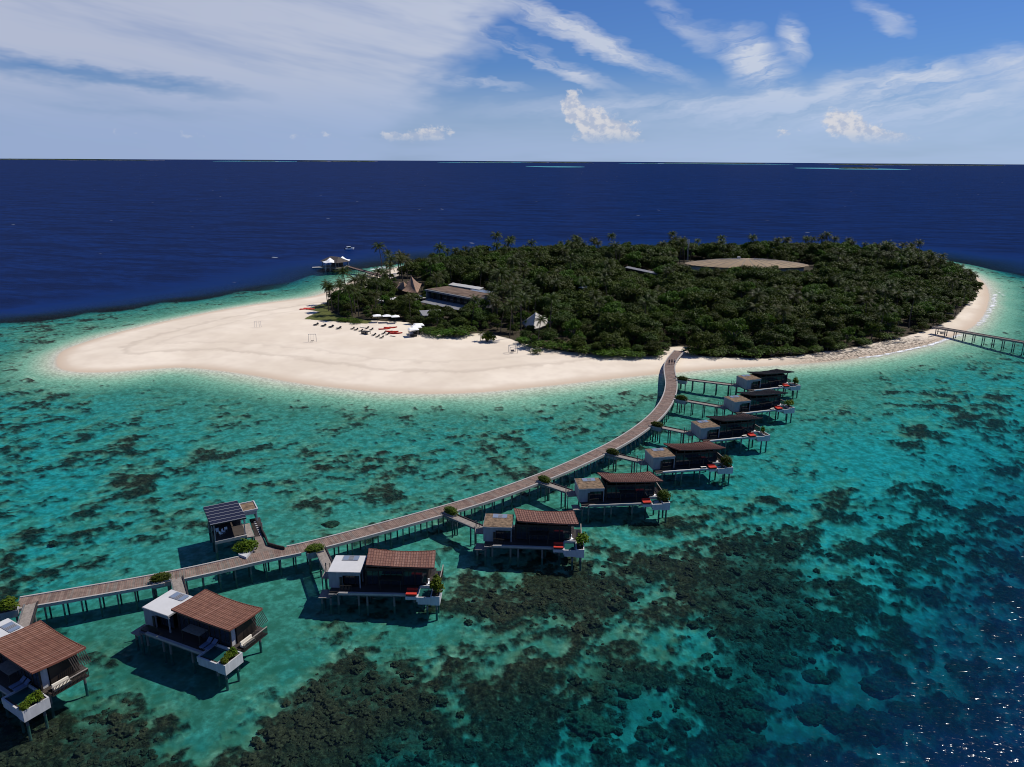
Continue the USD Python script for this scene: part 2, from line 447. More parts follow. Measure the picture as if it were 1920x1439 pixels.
def water_material(name='water_look', flat=False):
    N = Nodes()
    pos = N('geometry', 'position')
    dep = N('attribute', 'fac', attribute='depth')
    t = N.math('divide', dep, 25.0, clamp=True)
    st = lambda vals: [((d / 25.0), v) for d, v in zip(DEPTHS, vals)]
    tr = N.ramp(t, st(PASS))
    tb = N.math('divide', N('attribute', 'fac', attribute='body'), 25.0, clamp=True)
    own = N.ramp(tb, st(OWN))
    w = N.ramp(tb, st([(x, x, x) for x in WEIGHT]))
    # wind waves: short ripple over a longer swell, running across the view
    WAVE = math.radians(24)
    ripple = N.noise(N.aniso(pos, WAVE, (.55, 1.0, 1)), 1.55, 1.6, .5)
    chop = N.noise(N.aniso(pos, WAVE, (.42, 1.0, 1)), .22, 3, .6)
    swell = N.noise(N.aniso(pos, WAVE - .15, (.35, 1.0, 1)), .045, 2, .5)
    open_sea = N.step(dep, 3.0, 14.0)
    h = N.math('multiply_add', ripple, N.math('multiply', N.math('multiply_add', open_sea, .14, .20), N.step(dep, .4, 2.6, .12, 1.0)), N.math('multiply', chop, N.math('multiply_add', open_sea, .25, .30)))
    h = N.math('multiply_add', swell, N.math('multiply', open_sea, .5), h)
    nrm = N('bump', 'normal', height=h, strength=1.0, distance=1.0)
    geo = N('geometry')
    dot = N('vector_math', 'value', math_type='dot_product', vector1=f'@{geo}.incoming', vector2=nrm)
    f = N.math('power', N.math('subtract', 1.0, N.math('maximum', dot, .12), clamp=True), 5.0)
    fac = N.math('multiply_add', f, .065, .010)
    wind = N.noise(N.aniso(pos, WAVE, (.5, 1, 1)), .004, 4, .6)
    deep = N.step(dep, 10.0, 20.0)
    seas = N.noise(N.aniso(pos, WAVE - .2, (.30, 1.0, 1)), .050, 5, .72)
    own = N.mix(N.math('multiply', deep, N.step(wind, .35, .65, 0, .45)), own, (.0010, .0130, .075))
    own = N.mix(N.math('multiply', deep, N.step(chop, .36, .64, .55, 0)), own, (.0004, .0062, .040))  # wave shading painted in: darker blue mixed into the deep water colour
    own = N.mix(N.math('multiply', deep, N.step(seas, .40, .60, .75, 0)), own, (.0004, .0062, .040))
    body = N('mix_closure', 'closure', fac=w, closure1=N('transparent_bsdf', 'BSDF', color=tr), closure2=N('diffuse_bsdf', 'BSDF', color=own))
    gl = N('glossy_bsdf', 'BSDF', color=(1, 1, 1), roughness=.16, normal=nrm, distribution='ggx')
    out = N('mix_closure', 'closure', fac=fac, closure1=body, closure2=gl)
    fo = N('attribute', 'fac', attribute='foam')
    fn = N.noise(N.mapping(pos, scale=(1, 1, 1)), .35, 5, .68)
    foam = N.step(N.math('add', fo, N.math('multiply', N.math('subtract', fn, .5), 1.5)), .5, .85)
    foam = N.math('multiply', foam, N.step(fo, .03, .3))
    # scattered small breaking crests on the open sea
    crest = N('voronoi_texture', 'distance', vector=N.aniso(pos, WAVE, (.45, 1, 1)), scale=.055, randomness=1.0)
    crest = N.math('multiply', N.math('multiply', N.step(crest, .075, .045), N.step(N.noise(pos, .03, 2, .5), .58, .66)), open_sea)
    foam = N.math('maximum', foam, N.math('multiply', crest, .55))
    out = N('mix_closure', 'closure', fac=foam, closure1=out, closure2=N('diffuse_bsdf', 'BSDF', color=(.72, .74, .75)))
    return N.make(name, out)


M['ground'] = ground_material()
M['water'] = water_material()

# ------------------------------------------------------------------ the lie of the land
SHORE = [(105, 680), (112, 660), (150, 645), (215, 625), (300, 605), (380, 588), (460, 574), (540, 563), (600, 555), (650, 532), (700, 512), (760, 499), (850, 488), (960, 481),
         (1100, 476), (1300, 472), (1500, 472), (1620, 475), (1700, 482), (1780, 496), (1836, 521), (1854, 545), (1851, 578), (1832, 607), (1802, 624), (1745, 645), (1660, 664), (1560, 677), (1470, 684),
         (1400, 688), (1330, 692), (1290, 696), (1200, 704), (1120, 713), (1000, 726), (900, 736), (800, 739), (720, 736), (650, 729), (560, 719), (480, 704), (400, 693), (340, 688), (280, 692),
         (200, 698), (140, 698), (110, 691)]
TREES = [(612, 588), (650, 604), (700, 606), (760, 609), (800, 629), (870, 634), (905, 628), (950, 640), (1000, 655), (1060, 662), (1130, 668), (1235, 668), (1262, 652), (1292, 652), (1300, 666),
         (1350, 669), (1440, 671), (1500, 665), (1600, 651), (1690, 633), (1745, 618), (1795, 596), (1824, 562), (1833, 545), (1815, 520), (1740, 488), (1640, 479), (1500, 475), (1300, 475),
         (1100, 479), (950, 484), (850, 491), (780, 502), (750, 514), (705, 531), (650, 549), (618, 568)]
P2 = lambda lst, z=0.0: np.array([G(x, y, z)[:2] for x, y in lst])
shore, trees_edge = P2(SHORE), P2(TREES, 1.0)


def chaikin(p, n=2):
    for _ in range(n):
        q = np.roll(p, -1, 0)
        p = np.stack([.75 * p + .25 * q, .25 * p + .75 * q], 1).reshape(-1, 2)
    return p


shore = chaikin(shore)
shore_poly, trees_poly = sg.Polygon(shore), sg.Polygon(trees_edge)


def signed(points, poly):
    """distance to the outline, positive inside"""
    r = np.asarray(poly)
    out = np.full(len(points), 1e9)
    for p, q in zip(r, np.roll(r, -1, 0)):
        d = q - p
        t = np.clip(((points - p) @ d) / max(d @ d, 1e-9), 0, 1)
        e = points - p - t[:, None] * d
        out = np.minimum(out, (e * e).sum(1))
    inside = shapely.contains_xy(sg.Polygon(r), points[:, 0], points[:, 1])
    return np.sqrt(out) * np.where(inside, 1, -1)


# soundings: place in the photograph, depth in metres, share of the bottom that is coral
SOUND = """0,640,2.5,.25 60,700,2.5,.3 0,800,3.0,.45 100,880,3,.45 250,780,2.6,.25 200,860,2.8,.5 300,870,2.8,.55 400,800,2.4,.2 550,780,2.2,.18 600,850,2.4,.3 700,770,2.0,.08
720,830,2.5,.35 850,800,2.4,.25 830,860,2.5,.4 1000,790,2.5,.3 1000,850,2.4,.35 1150,770,2.0,.2 1180,800,2.4,.35 1210,730,1.5,.06 1100,750,1.6,.06 450,740,2.0,.05 300,730,2.0,.05 900,765,1.9,.1
0,950,2.8,.4 100,1010,2.6,.6 50,1060,2.5,.42 200,1000,2.4,.4 250,940,2.6,.35 330,1010,2,.08 560,950,2.2,.2 650,980,2.1,.25 720,930,2.5,.5 800,900,2.3,.35 520,890,2.4,.4
600,1100,1.8,0 200,1150,1.8,0 400,1040,1.8,0 540,1080,1.8,0 860,1040,1.8,.03 1000,950,1.9,.05 460,1010,1.9,.1 340,1080,1.8,0
560,1170,1.8,.0 480,1250,1.8,.0 390,1340,1.8,0 330,1240,1.8,.05 180,1240,1.9,.25 240,1300,2,.7 130,1330,2.2,.75 50,1420,2.4,.95 250,1400,2.3,1 480,1400,2.3,1 560,1290,2.2,.9 640,1225,2.2,.85
640,1330,2.3,1 760,1280,2.3,.95 850,1205,2.0,.25 950,1212,2.0,.28 880,1120,2.1,.9 1000,1110,2.2,.95 820,1165,2,.6 740,1170,1.9,.3 1100,1140,2.3,.85 1230,1180,2.1,.2 1060,1197,2.0,.22 1300,1120,2.4,.72
1150,1230,2.6,.9 1350,1060,2.6,.85 1180,1060,2.4,.75 1300,960,2.3,.4 1250,1000,2.3,.4 1450,900,2.4,.3 1450,1000,2.8,.7 1600,1080,3.0,.5 1500,1120,3.1,.85 1600,1000,3.0,.6 1700,950,3.4,.6
1650,860,2.5,.22 1550,800,2.2,.18 1750,830,2.9,.4 1850,900,4.2,.55 1900,1000,5.5,.6 1800,1050,4.6,.65 1900,850,3.8,.5 1900,760,2.8,.5 1800,740,2.5,.45 1700,700,2.0,.25 1600,720,1.6,.05
1540,720,1.5,.02 1660,760,2.0,.2 1850,680,2.0,.3 1900,640,1.8,.1 1380,850,2.1,.15 1330,740,1.6,.04 1300,800,1.8,.05 1180,900,1.9,.08
760,1400,3.0,.8 900,1350,3.1,.75 1000,1280,3.0,.85 1100,1400,3.5,.65 1250,1300,3.5,.7 1400,1250,3.8,.75 1300,1400,4.6,.5 1500,1350,5.4,.5 1600,1250,5.0,.5 1700,1150,4.8,.5 1750,1300,6,.5
1600,1420,6.5,.5 1850,1200,6.5,.5 1900,1100,6.5,.5 1900,1350,8,.5 1800,1439,8,.5 1450,1439,5.5,.55 0,1439,2.5,1 300,1470,2.6,.95 700,1480,3.4,.6 1100,1500,5,.3
0,576,26,0 0,584,9,.1 0,592,3.2,.36 0,612,2.5,.45 0,630,2.2,.35 160,560,26,0 160,567,9,.1 160,574,3.0,.34 160,591,2.2,.42 160,606,1.8,.2 300,544,26,0 300,549,9,.1 300,556,2.8,.32 300,568,2.0,.35 300,581,1.7,.05 450,524,26,0 450,530,9,.1 450,537,2.6,.28 450,549,1.9,.2 450,558,1.6,.02 600,493,26,0 600,499,9,.1 600,505,2.2,.15 600,518,1.8,.05
600,530,1.8,.03 720,479,26,0 720,487,6,0 720,497,2.0,.05 800,482,5,0 800,464,25,0 1000,460,25,0 1300,455,25,0 1560,455,25,0 1640,468,26,0 1640,476,2.6,0 1750,482,26,0 1750,492,3.0,.3 1850,494,26,0 1850,506,2.8,.35
1920,500,26,0 1920,513,2.8,.35 1920,535,2.4,.15 1900,560,2.2,.2 1885,600,1.9,.05 0,560,25,0 300,520,25,0 600,476,25,0 720,470,25,0 1920,485,25,0"""
SOUND = np.array([[float(t) for t in s.split(',')] for s in SOUND.split()])
lagoon = (SOUND[:, 0] < 1150) & (SOUND[:, 1] > 770) & (SOUND[:, 1] < 1065) & (SOUND[:, 3] > .15)
SOUND[:, 3] += np.where(lagoon, .04, 0)
SOUND[:, 2] *= np.where((SOUND[:, 0] < 1250) & (SOUND[:, 1] > 600) & (SOUND[:, 1] < 1000), .86, 1.0)
SOUND[:, 3] += np.where((SOUND[:, 0] > 1150) & (SOUND[:, 1] > 890) & (SOUND[:, 3] > .15), .06, 0)
lay = lambda p: np.stack([np.arctan2(p[:, 0], p[:, 1]) * 1.6, np.log(np.maximum(np.hypot(p[:, 0], p[:, 1]), 1.0))], 1)
_sp = P2(SOUND[:, :2])
_spl = lay(_sp)
_rbf = RBFInterpolator(_spl, np.stack([np.log(SOUND[:, 2]), SOUND[:, 3]], 1), kernel='linear', neighbors=24)


class Chart:
    """values worked out on an even grid once, then read off between its points"""

    def __init__(self, lo, hi, n, fn):
        self.lo, self.hi, self.n = np.array(lo, float), np.array(hi, float), n
        g = np.stack(np.meshgrid(*[np.linspace(a, b, k) for a, b, k in zip(lo, hi, n)], indexing='ij'), -1).reshape(-1, 2)
        v = fn(g)
        self.v = v.reshape(*n, -1)

    def __call__(self, p):
        t = np.clip((p - self.lo) / (self.hi - self.lo), 0, 1) * (np.array(self.n) - 1)
        i = np.minimum(t.astype(int), np.array(self.n) - 2)
        f = t - i
        v, a, b = self.v, i[:, 0], i[:, 1]
        fx, fy = f[:, :1], f[:, 1:]
        return (v[a, b] * (1 - fx) + v[a + 1, b] * fx) * (1 - fy) + (v[a, b + 1] * (1 - fx) + v[a + 1, b + 1] * fx) * fy


_lo, _hi = _spl.min(0) - [.1, .2], _spl.max(0) + [.1, 0]
sounded = Chart(_lo, _hi, (230, 150), _rbf)
shore_chart = Chart((-420, 60), (520, 720), (360, 260), lambda g: signed(g, shore))
trees_chart = Chart((-420, 60), (520, 720), (240, 170), lambda g: signed(g, trees_edge))


def survey(p, coral=True):
    """depth of the sea bed and share of coral at the points p, then height of the land above the sea"""
    r = np.hypot(p[:, 0], p[:, 1])
    v = sounded(lay(p))
    dep, den = np.exp(v[:, 0]), v[:, 1]
    far = np.clip((r - 560) / 60, 0, 1)
    dep = dep * (1 - far) + 25 * far
    s = shore_chart(p)[:, 0]
    n2 = meshkit.fbm(np.c_[p * .05, np.zeros(len(p))], 3, 5)
    dep = np.minimum(dep, np.maximum(-s, 0) * .085 * (.7 + .6 * n2) + 4.0 * np.clip((-s - 25) / 30, 0, 6))
    dep = np.maximum(dep, .02)
    z = np.where(s > 0, np.minimum(.03 + s * .040, 1.5 + np.clip(s, 0, 60) * .004), -dep)
    return z, dep, np.clip(den, 0, 1), s


def sheet(rs, az, fn, attrs, name, mat, **t):
    rr, aa = np.meshgrid(rs, az, indexing='ij')
    p = np.stack([rr * np.sin(aa), rr * np.cos(aa)], -1).reshape(-1, 2)
    z, vals = fn(p)
    n, m = len(rs), len(az)
    i = np.arange(n - 1)[:, None] * m + np.arange(m)[None]
    j = np.arange(n - 1)[:, None] * m + (np.arange(m)[None] + 1) % m
    f = np.stack([i, i + m, j + m, j], -1).reshape(-1, 4)[:, ::-1]
    g = usdkit.mesh(stage, '/World/' + name, (np.c_[p, z], f), mat, smooth=True)
    for k, v in zip(attrs, vals):
        UsdGeom.PrimvarsAPI(g).CreatePrimvar(k, Sdf.ValueTypeNames.FloatArray, 'vertex').Set(Vt.FloatArray.FromNumpy(np.asarray(v, np.float32)))
    return tag(g.GetPrim(), **t)


def radii(fine0, fine1, step, near, far, coarse):
    a = list(np.linspace(1.0, fine0, near, endpoint=False))
    a += list(np.exp(np.arange(math.log(fine0), math.log(fine1), step)))
    return np.array(a + list(np.geomspace(fine1, far, coarse)))


def azimuths(step):
    f = np.radians(np.arange(-42, 42.001, step))
    c = np.radians(np.arange(48, 318.1, 6.0))
    return np.concatenate([f, c])


def smooth01(x, a, b):
    t = np.clip((x - a) / (b - a), 0, 1)
    return t * t * (3 - 2 * t)


GRASS = [P2(g, 1.0) for g in ([(566, 602), (590, 590), (625, 580), (660, 590), (700, 605), (690, 612), (640, 608), (600, 605)], [(570, 582), (590, 574), (640, 560), (660, 590), (610, 592)])]


def coral_cover(p, dep, den, s):
    q = p @ np.array([[math.cos(.5), -math.sin(.5)], [math.sin(.5), math.cos(.5)]])
    q3 = np.c_[q[:, 0] * .13, q[:, 1] * .17, np.zeros(len(p))]
    n = .36 * meshkit.fbm(q3, 3, 11) + .36 * meshkit.fbm(q3 * 2.6, 3, 17) + .28 * meshkit.fbm(q3 * 8.0, 3, 23)
    thr = .515 + (.5 - den) * .26
    coral = smooth01(n, thr - .11, thr + .12) * smooth01(den, .0, .06) * (dep > .9) * (s < -6)
    full = smooth01(den, .60, .88)
    return np.maximum(coral, full * (.75 + .25 * smooth01(n, .42, .55)) * (s < 0))


def land(p):
    z, dep, den, s = survey(p)
    p3 = lambda f, o=0.0: np.c_[p * f, np.full(len(p), o)]
    coral = coral_cover(p, dep, den, s)
    lump = meshkit.fbm(p3(.75), 4, 3)
    z = z + np.where(s < 0, coral * (.10 + .9 * np.clip(lump - .32, 0, 1) * np.clip(dep / 2, .6, 1.6)), 0)
    z = np.where(s < -4, np.minimum(z + .12 * (meshkit.fbm(p3(.12), 3, 8) - .5), -.18), z)
    z = z + np.where(s > 3, .14 * (meshkit.fbm(p3(.10), 3, 9) - .5), 0)
    forest = smooth01(trees_chart(p)[:, 0], -1.5, 3.5)
    grass = np.zeros(len(p))
    for g in GRASS:
        grass = np.maximum(grass, smooth01(signed(p, g), -2, 3))
    rx = smooth01(p[:, 0], G(1440, 680)[0], G(1560, 670)[0])
    rub = rx * smooth01(s, -3, 1) * smooth01(s, 16, 6) * smooth01(p[:, 1], G(1765, 628)[1], G(1735, 645)[1])
    return z, (coral, forest, grass, rub)


def sea(p):
    z, dep, den, s = survey(p)
    # surf: on the weather point, along its beach, and on the outer reef edge
    foam = np.zeros(len(p))
    def line(pts, w, k):
        c = P2(pts)
        out, near = np.zeros(len(p)), ((p > c.min(0) - 4 * w) & (p < c.max(0) + 4 * w)).all(1)
        q = p[near]
        best = np.full(len(q), 1e9)
        for a, b in zip(c, c[1:]):
            d = b - a
            t = np.clip(((q - a) @ d) / (d @ d), 0, 1)
            best = np.minimum(best, np.hypot(*(q - a - t[:, None] * d).T))
        out[near] = k * np.exp(-(best / w) ** 2)
        return out
    foam = np.maximum(foam, line([(1866, 552), (1861, 573), (1848, 594), (1834, 610)], 2.4, .68))
    foam = np.maximum(foam, line([(1832, 535), (1862, 543), (1885, 556)], 2.5, .55))
    foam = np.maximum(foam, line([(1800, 628), (1740, 648), (1700, 656), (1650, 667), (1610, 671)], 1.5, .8))
    foam = np.maximum(foam, line([(1685, 476), (1706, 478)], 3.0, .9))
    foam = np.maximum(foam, line([(1712, 478.5), (1726, 479.5)], 3.5, 1.0))
    foam = np.maximum(foam, line([(1740, 481), (1765, 483)], 2.5, .65))
    foam = np.maximum(foam, line([(700, 506), (724, 500)], 4.0, .8))
    foam = np.maximum(foam, line([(540, 566), (600, 556), (650, 540)], 1.2, .75))
    foam = np.maximum(foam, line([(1560, 459), (1600, 462), (1650, 470)], 2.0, .5))
    over = np.maximum(dep - .95 * coral_cover(p, dep, den, s) * np.clip(dep / 2, .5, 1.2), .35 * np.minimum(dep, 1))
    # towards the drop-off the open sea's own blue shows some way in over the shelf
    e = np.array([4.0, 0.0])
    g = np.stack([shore_chart(p + e)[:, 0] - shore_chart(p - e)[:, 0], shore_chart(p + e[::-1])[:, 0] - shore_chart(p - e[::-1])[:, 0]], 1) / 8
    out = np.maximum(survey(p - g * 20)[1] * .8, survey(p - g * 10)[1])
    k = smooth01(np.hypot(*p.T), 250, 330) * (s < 0)
    body = np.where(s > 0, 0, np.maximum(over, out * k))
    return np.zeros(len(p)), (np.where(s > 0, 0.0, over), foam, body)


sheet(radii(50, 640, .0046, 14, 32000, 26), azimuths(.095), land, ('coral', 'forest', 'grass', 'rubble'), 'ground', M['ground'], kind='structure')
sheet(radii(50, 640, .0055, 10, 32000, 60), azimuths(.13), sea, ('depth', 'foam', 'body'), 'water', M['water'], kind='structure')


# ------------------------------------------------------------------ the walkway over the lagoon
def offset_line(c, d):
    t = np.gradient(c, axis=0)
    t /= np.linalg.norm(t, axis=1)[:, None]
    return c + np.c_[-t[:, 1], t[:, 0]] * d


def even(pts, step):
    pts = np.asarray(pts, float)
    s = np.r_[0, np.cumsum(np.linalg.norm(np.diff(pts, axis=0), axis=1))]
    k = max(2, int(round(s[-1] / step)) + 1)
    u = np.linspace(0, s[-1], k)
    return np.stack([np.interp(u, s, pts[:, i]) for i in range(pts.shape[1])], 1)


def soften(p, n=3):
    for _ in range(n):
        q = np.vstack([.75 * p[:-1] + .25 * p[1:], .25 * p[:-1] + .75 * p[1:]])
        k = len(p) - 1
        q = np.stack([.75 * p[:-1] + .25 * p[1:], .25 * p[:-1] + .75 * p[1:]], 1).reshape(-1, p.shape[1])
        p = np.vstack([p[:1], q, p[-1:]])
    return p


DECK = 2.1
bed_z = lambda x, y: float(survey(np.array([[x, y]]))[0][0])
JETTY = [(32, 1132), (150, 1112), (285, 1089), (400, 1065), (500, 1041), (560, 1030), (640, 1010), (740, 983), (840, 955), (920, 931), (1010, 898), (1060, 878), (1110, 855), (1150, 836), (1190, 812), (1225, 785),
         (1245, 762), (1256, 740), (1259, 720), (1256, 703), (1254, 690), (1257, 678), (1264, 668), (1273, 658)]
line = even(soften(P2(JETTY, DECK)), .30)
jetty = thing('walkway', 'long curving timber walkway on posts from the beach past the water villas', 'walkway')
W = 1.5
L, R = offset_line(line, W), offset_line(line, -W)
boards = [MB() for _ in range(3)]
for i in range(len(line) - 1):
    k = int(rng.integers(3)) if rng.random() < .55 else 0
    a, b, c, d = R[i], R[i + 1], L[i + 1], L[i]
    g = .045
    dz = float(rng.normal(0, .006))
    q = [a + (b - a) * g, b - (b - a) * g, c - (c - d) * g, d + (c - d) * g]
    boards[k].hexa([(*p, DECK - .05 + dz) for p in q], [(*p, DECK + dz) for p in q])
for k, mt in enumerate(('deck', 'deck2', 'deck3')):
    obj('boards', boards[k], M[mt], jetty, kind='stuff')
near_gap = [G(*p, DECK)[:2] for p in [(1262, 708), (1262, 745), (1215, 795), (1130, 848), (1005, 902), (828, 962), (575, 1032), (325, 1086), (60, 1132)]]
for side, sgn in ((L, 1), (R, -1)):
    k = MB()
    o1, o2 = offset_line(line, sgn * (W + .02)), offset_line(line, sgn * (W + .30))
    for i in range(0, len(line) - 3, 3):
        m = side[i + 1]
        if k.n and (not k.v or np.hypot(*(k.v[-1][3][:2] - o1[i])) > .6) and np.hypot(*(k.v[-1][2][:2] - o1[i])) > .6 and np.hypot(*(k.v[-1][1][:2] - o1[i])) > .6:
            obj('edge_beam', k, M['kerb'], jetty)
            k = MB()
        if sgn < 0 and min(np.hypot(*(m - g)) for g in near_gap) < 1.2:
            continue
        if sgn > 0 and np.hypot(*(m - G(500, 1027, DECK)[:2])) < 3.4:
            continue
        q = [o1[i], o2[i], o2[i + 3], o1[i + 3]]
        q = q[::-1] if sgn > 0 else q
        k.hexa([(*p, DECK - .38) for p in q], [(*p, DECK + .12) for p in q])
        if i + 6 >= len(line) or i % 30 == 27:
            obj('edge_beam', k, M['kerb'], jetty)
            k = MB()
step = 8
for i in range(4, len(line) - 12, step):
    for sgn in (1, -1):
        p = offset_line(line, sgn * (W - .25))[i]
        zb = bed_z(*p)
        obj('post', MB().tube([(p[0], p[1], zb - .3), (p[0], p[1], DECK - .05)], .13, 8), M['post'], jetty)
    a, b = offset_line(line, W - .1)[i], offset_line(line, -W + .1)[i]
    obj('cross_beam', MB().bar((*a, DECK - .25), (*b, DECK - .25), .22, .30), M['post'], jetty)

# ------------------------------------------------------------------ leafy growth, made once and copied
def leaf_cloud(blobs, n, size, seed, flat=.35, up=.0):
    """small folded leaves spread over and inside a few rounded masses"""
    r = np.random.default_rng(seed)
    vol = np.array([b[3] * b[4] * b[5] for b in blobs]) ** (2 / 3)
    pick = r.choice(len(blobs), n, p=vol / vol.sum())
    B = np.array(blobs, float)[pick]
    d = r.normal(size=(n, 3))
    d /= np.linalg.norm(d, axis=1)[:, None]
    d[:, 2] = np.where(d[:, 2] < -.35, -d[:, 2] * .6, d[:, 2])
    rad = np.clip(1 - np.abs(r.normal(0, .16, n)), .45, 1.0) * (1 + .10 * r.normal(size=n))
    c = B[:, :3] + d * B[:, 3:6] * rad[:, None]
    nn = d + r.normal(0, .55, (n, 3)) + [0, 0, up]
    nn /= np.linalg.norm(nn, axis=1)[:, None]
    t = np.cross(nn, r.normal(size=(n, 3)))
    t /= np.linalg.norm(t, axis=1)[:, None]
    b = np.cross(nn, t)
    s = size * r.uniform(.6, 1.4, n)[:, None]
    fold = nn * s * .18
    v = np.stack([c - t * s, c - b * s * .55 + fold, c + t * s, c + b * s * .55 + fold], 1).reshape(-1, 3)
    i = np.arange(n)[:, None] * 4
    f = np.concatenate([i + [0, 1, 2], i + [0, 2, 3]], 1).reshape(-1, 3)
    return v, f


def make_bush(name, seed, w, h, n, size, mat):
    r = np.random.default_rng(seed)
    p = proto(name)
    bl = [(0, 0, .30 * h, .52 * w, .52 * w, .62 * h)] * 3 if 'planter' in name else [(r.uniform(-.35, .35) * w, r.uniform(-.35, .35) * w, h * r.uniform(.35, .6), w * r.uniform(.28, .42), w * r.uniform(.28, .42), h * r.uniform(.35, .5)) for _ in range(6)]
    v, f = leaf_cloud(bl, n, size, seed, up=.4)
    v[:, 2] = np.maximum(v[:, 2], .0)
    usdkit.mesh(stage, str(p.GetPath()) + '/foliage', (v, f), mat)
    m = MB()
    for k in range(4):
        a = k * 1.6 + seed
        m.tube([(0, 0, 0), (math.cos(a) * w * .12, math.sin(a) * w * .12, h * .3), (math.cos(a) * w * .25, math.sin(a) * w * .25, h * .6)], [.05, .04, .02], 5)
    usdkit.mesh(stage, str(p.GetPath()) + '/stem', m.get(), M['trunk'])
    return p


planter_bushes = [make_bush(f'planter_bush_{k}', 30 + k, 1.0, 1.0, 1500, .06, M['leaflow']) for k in range(2)]
bright_bushes = [make_bush(f'bright_bush_{k}', 40 + k, 1.0, 1.0, 700, .085, M['leafbush']) for k in range(3)]
hedges = [make_bush(f'beach_scrub_{k}', 50 + k, 1.0, 1.0, 800, .055, M['leafC']) for k in range(3)]

# ------------------------------------------------------------------ the water villas
VILLAS = [(76.1, 213.0, 19.9), (67.03, 192.33, 18.2), (53.83, 171.88, 15.7), (39.77, 152.75, 10.9), (23.24, 135.81, 5.6), (6.06, 118.63, -3.4), (-17.01, 104.11, -1.6), (-40.28, 89.97, -24.8), (-60.02, 81.71, -31.2)]
WORDS = [('dark roofed water villa closest to the beach, first at the far end of the row', 'end of the far row'),
         ('dark roofed water villa second from the beach, its footbridge just below the first one', ''),
         ('water villa third from the beach, dark brown roof, bare thin shrub at its pool', ''),
         ('water villa fourth from the beach, reddish brown roof, dark bush at its pool corner', ''),
         ('water villa fifth from the beach, brown ribbed roof above a dry littered annex roof', ''),
         ('water villa with orange brown ribbed roof and tan littered annex, sixth from the beach', ''),
         ('water villa with clean white annex roof and red daybed, seen square from the front', ''),
         ('water villa with white annex and its pool corner turned towards the viewer, second from left', ''),
         ('water villa cut off by the left edge, brown roof and plunge pool with plants', '')]
ORD = ['first', 'second', 'third', 'fourth', 'fifth', 'sixth', 'seventh', 'eighth', 'ninth']
ROOF = [(-5.75, 3.4, 5.25), (4.8, 3.4, 5.1), (5.5, -3.4, 6.05), (-4.7, -3.4, 6.3)]  # back left, back right, front right, front left


def roof_at(u, v):
    a, b, c, d = map(np.array, ROOF)
    p = (1 - v) * ((1 - u) * d + u * c) + v * ((1 - u) * a + u * b)
    sag = -.34 * 4 * u * (1 - u) * (.25 + .75 * v) - .10 * 4 * v * (1 - v)
    return p + [0, 0, sag]


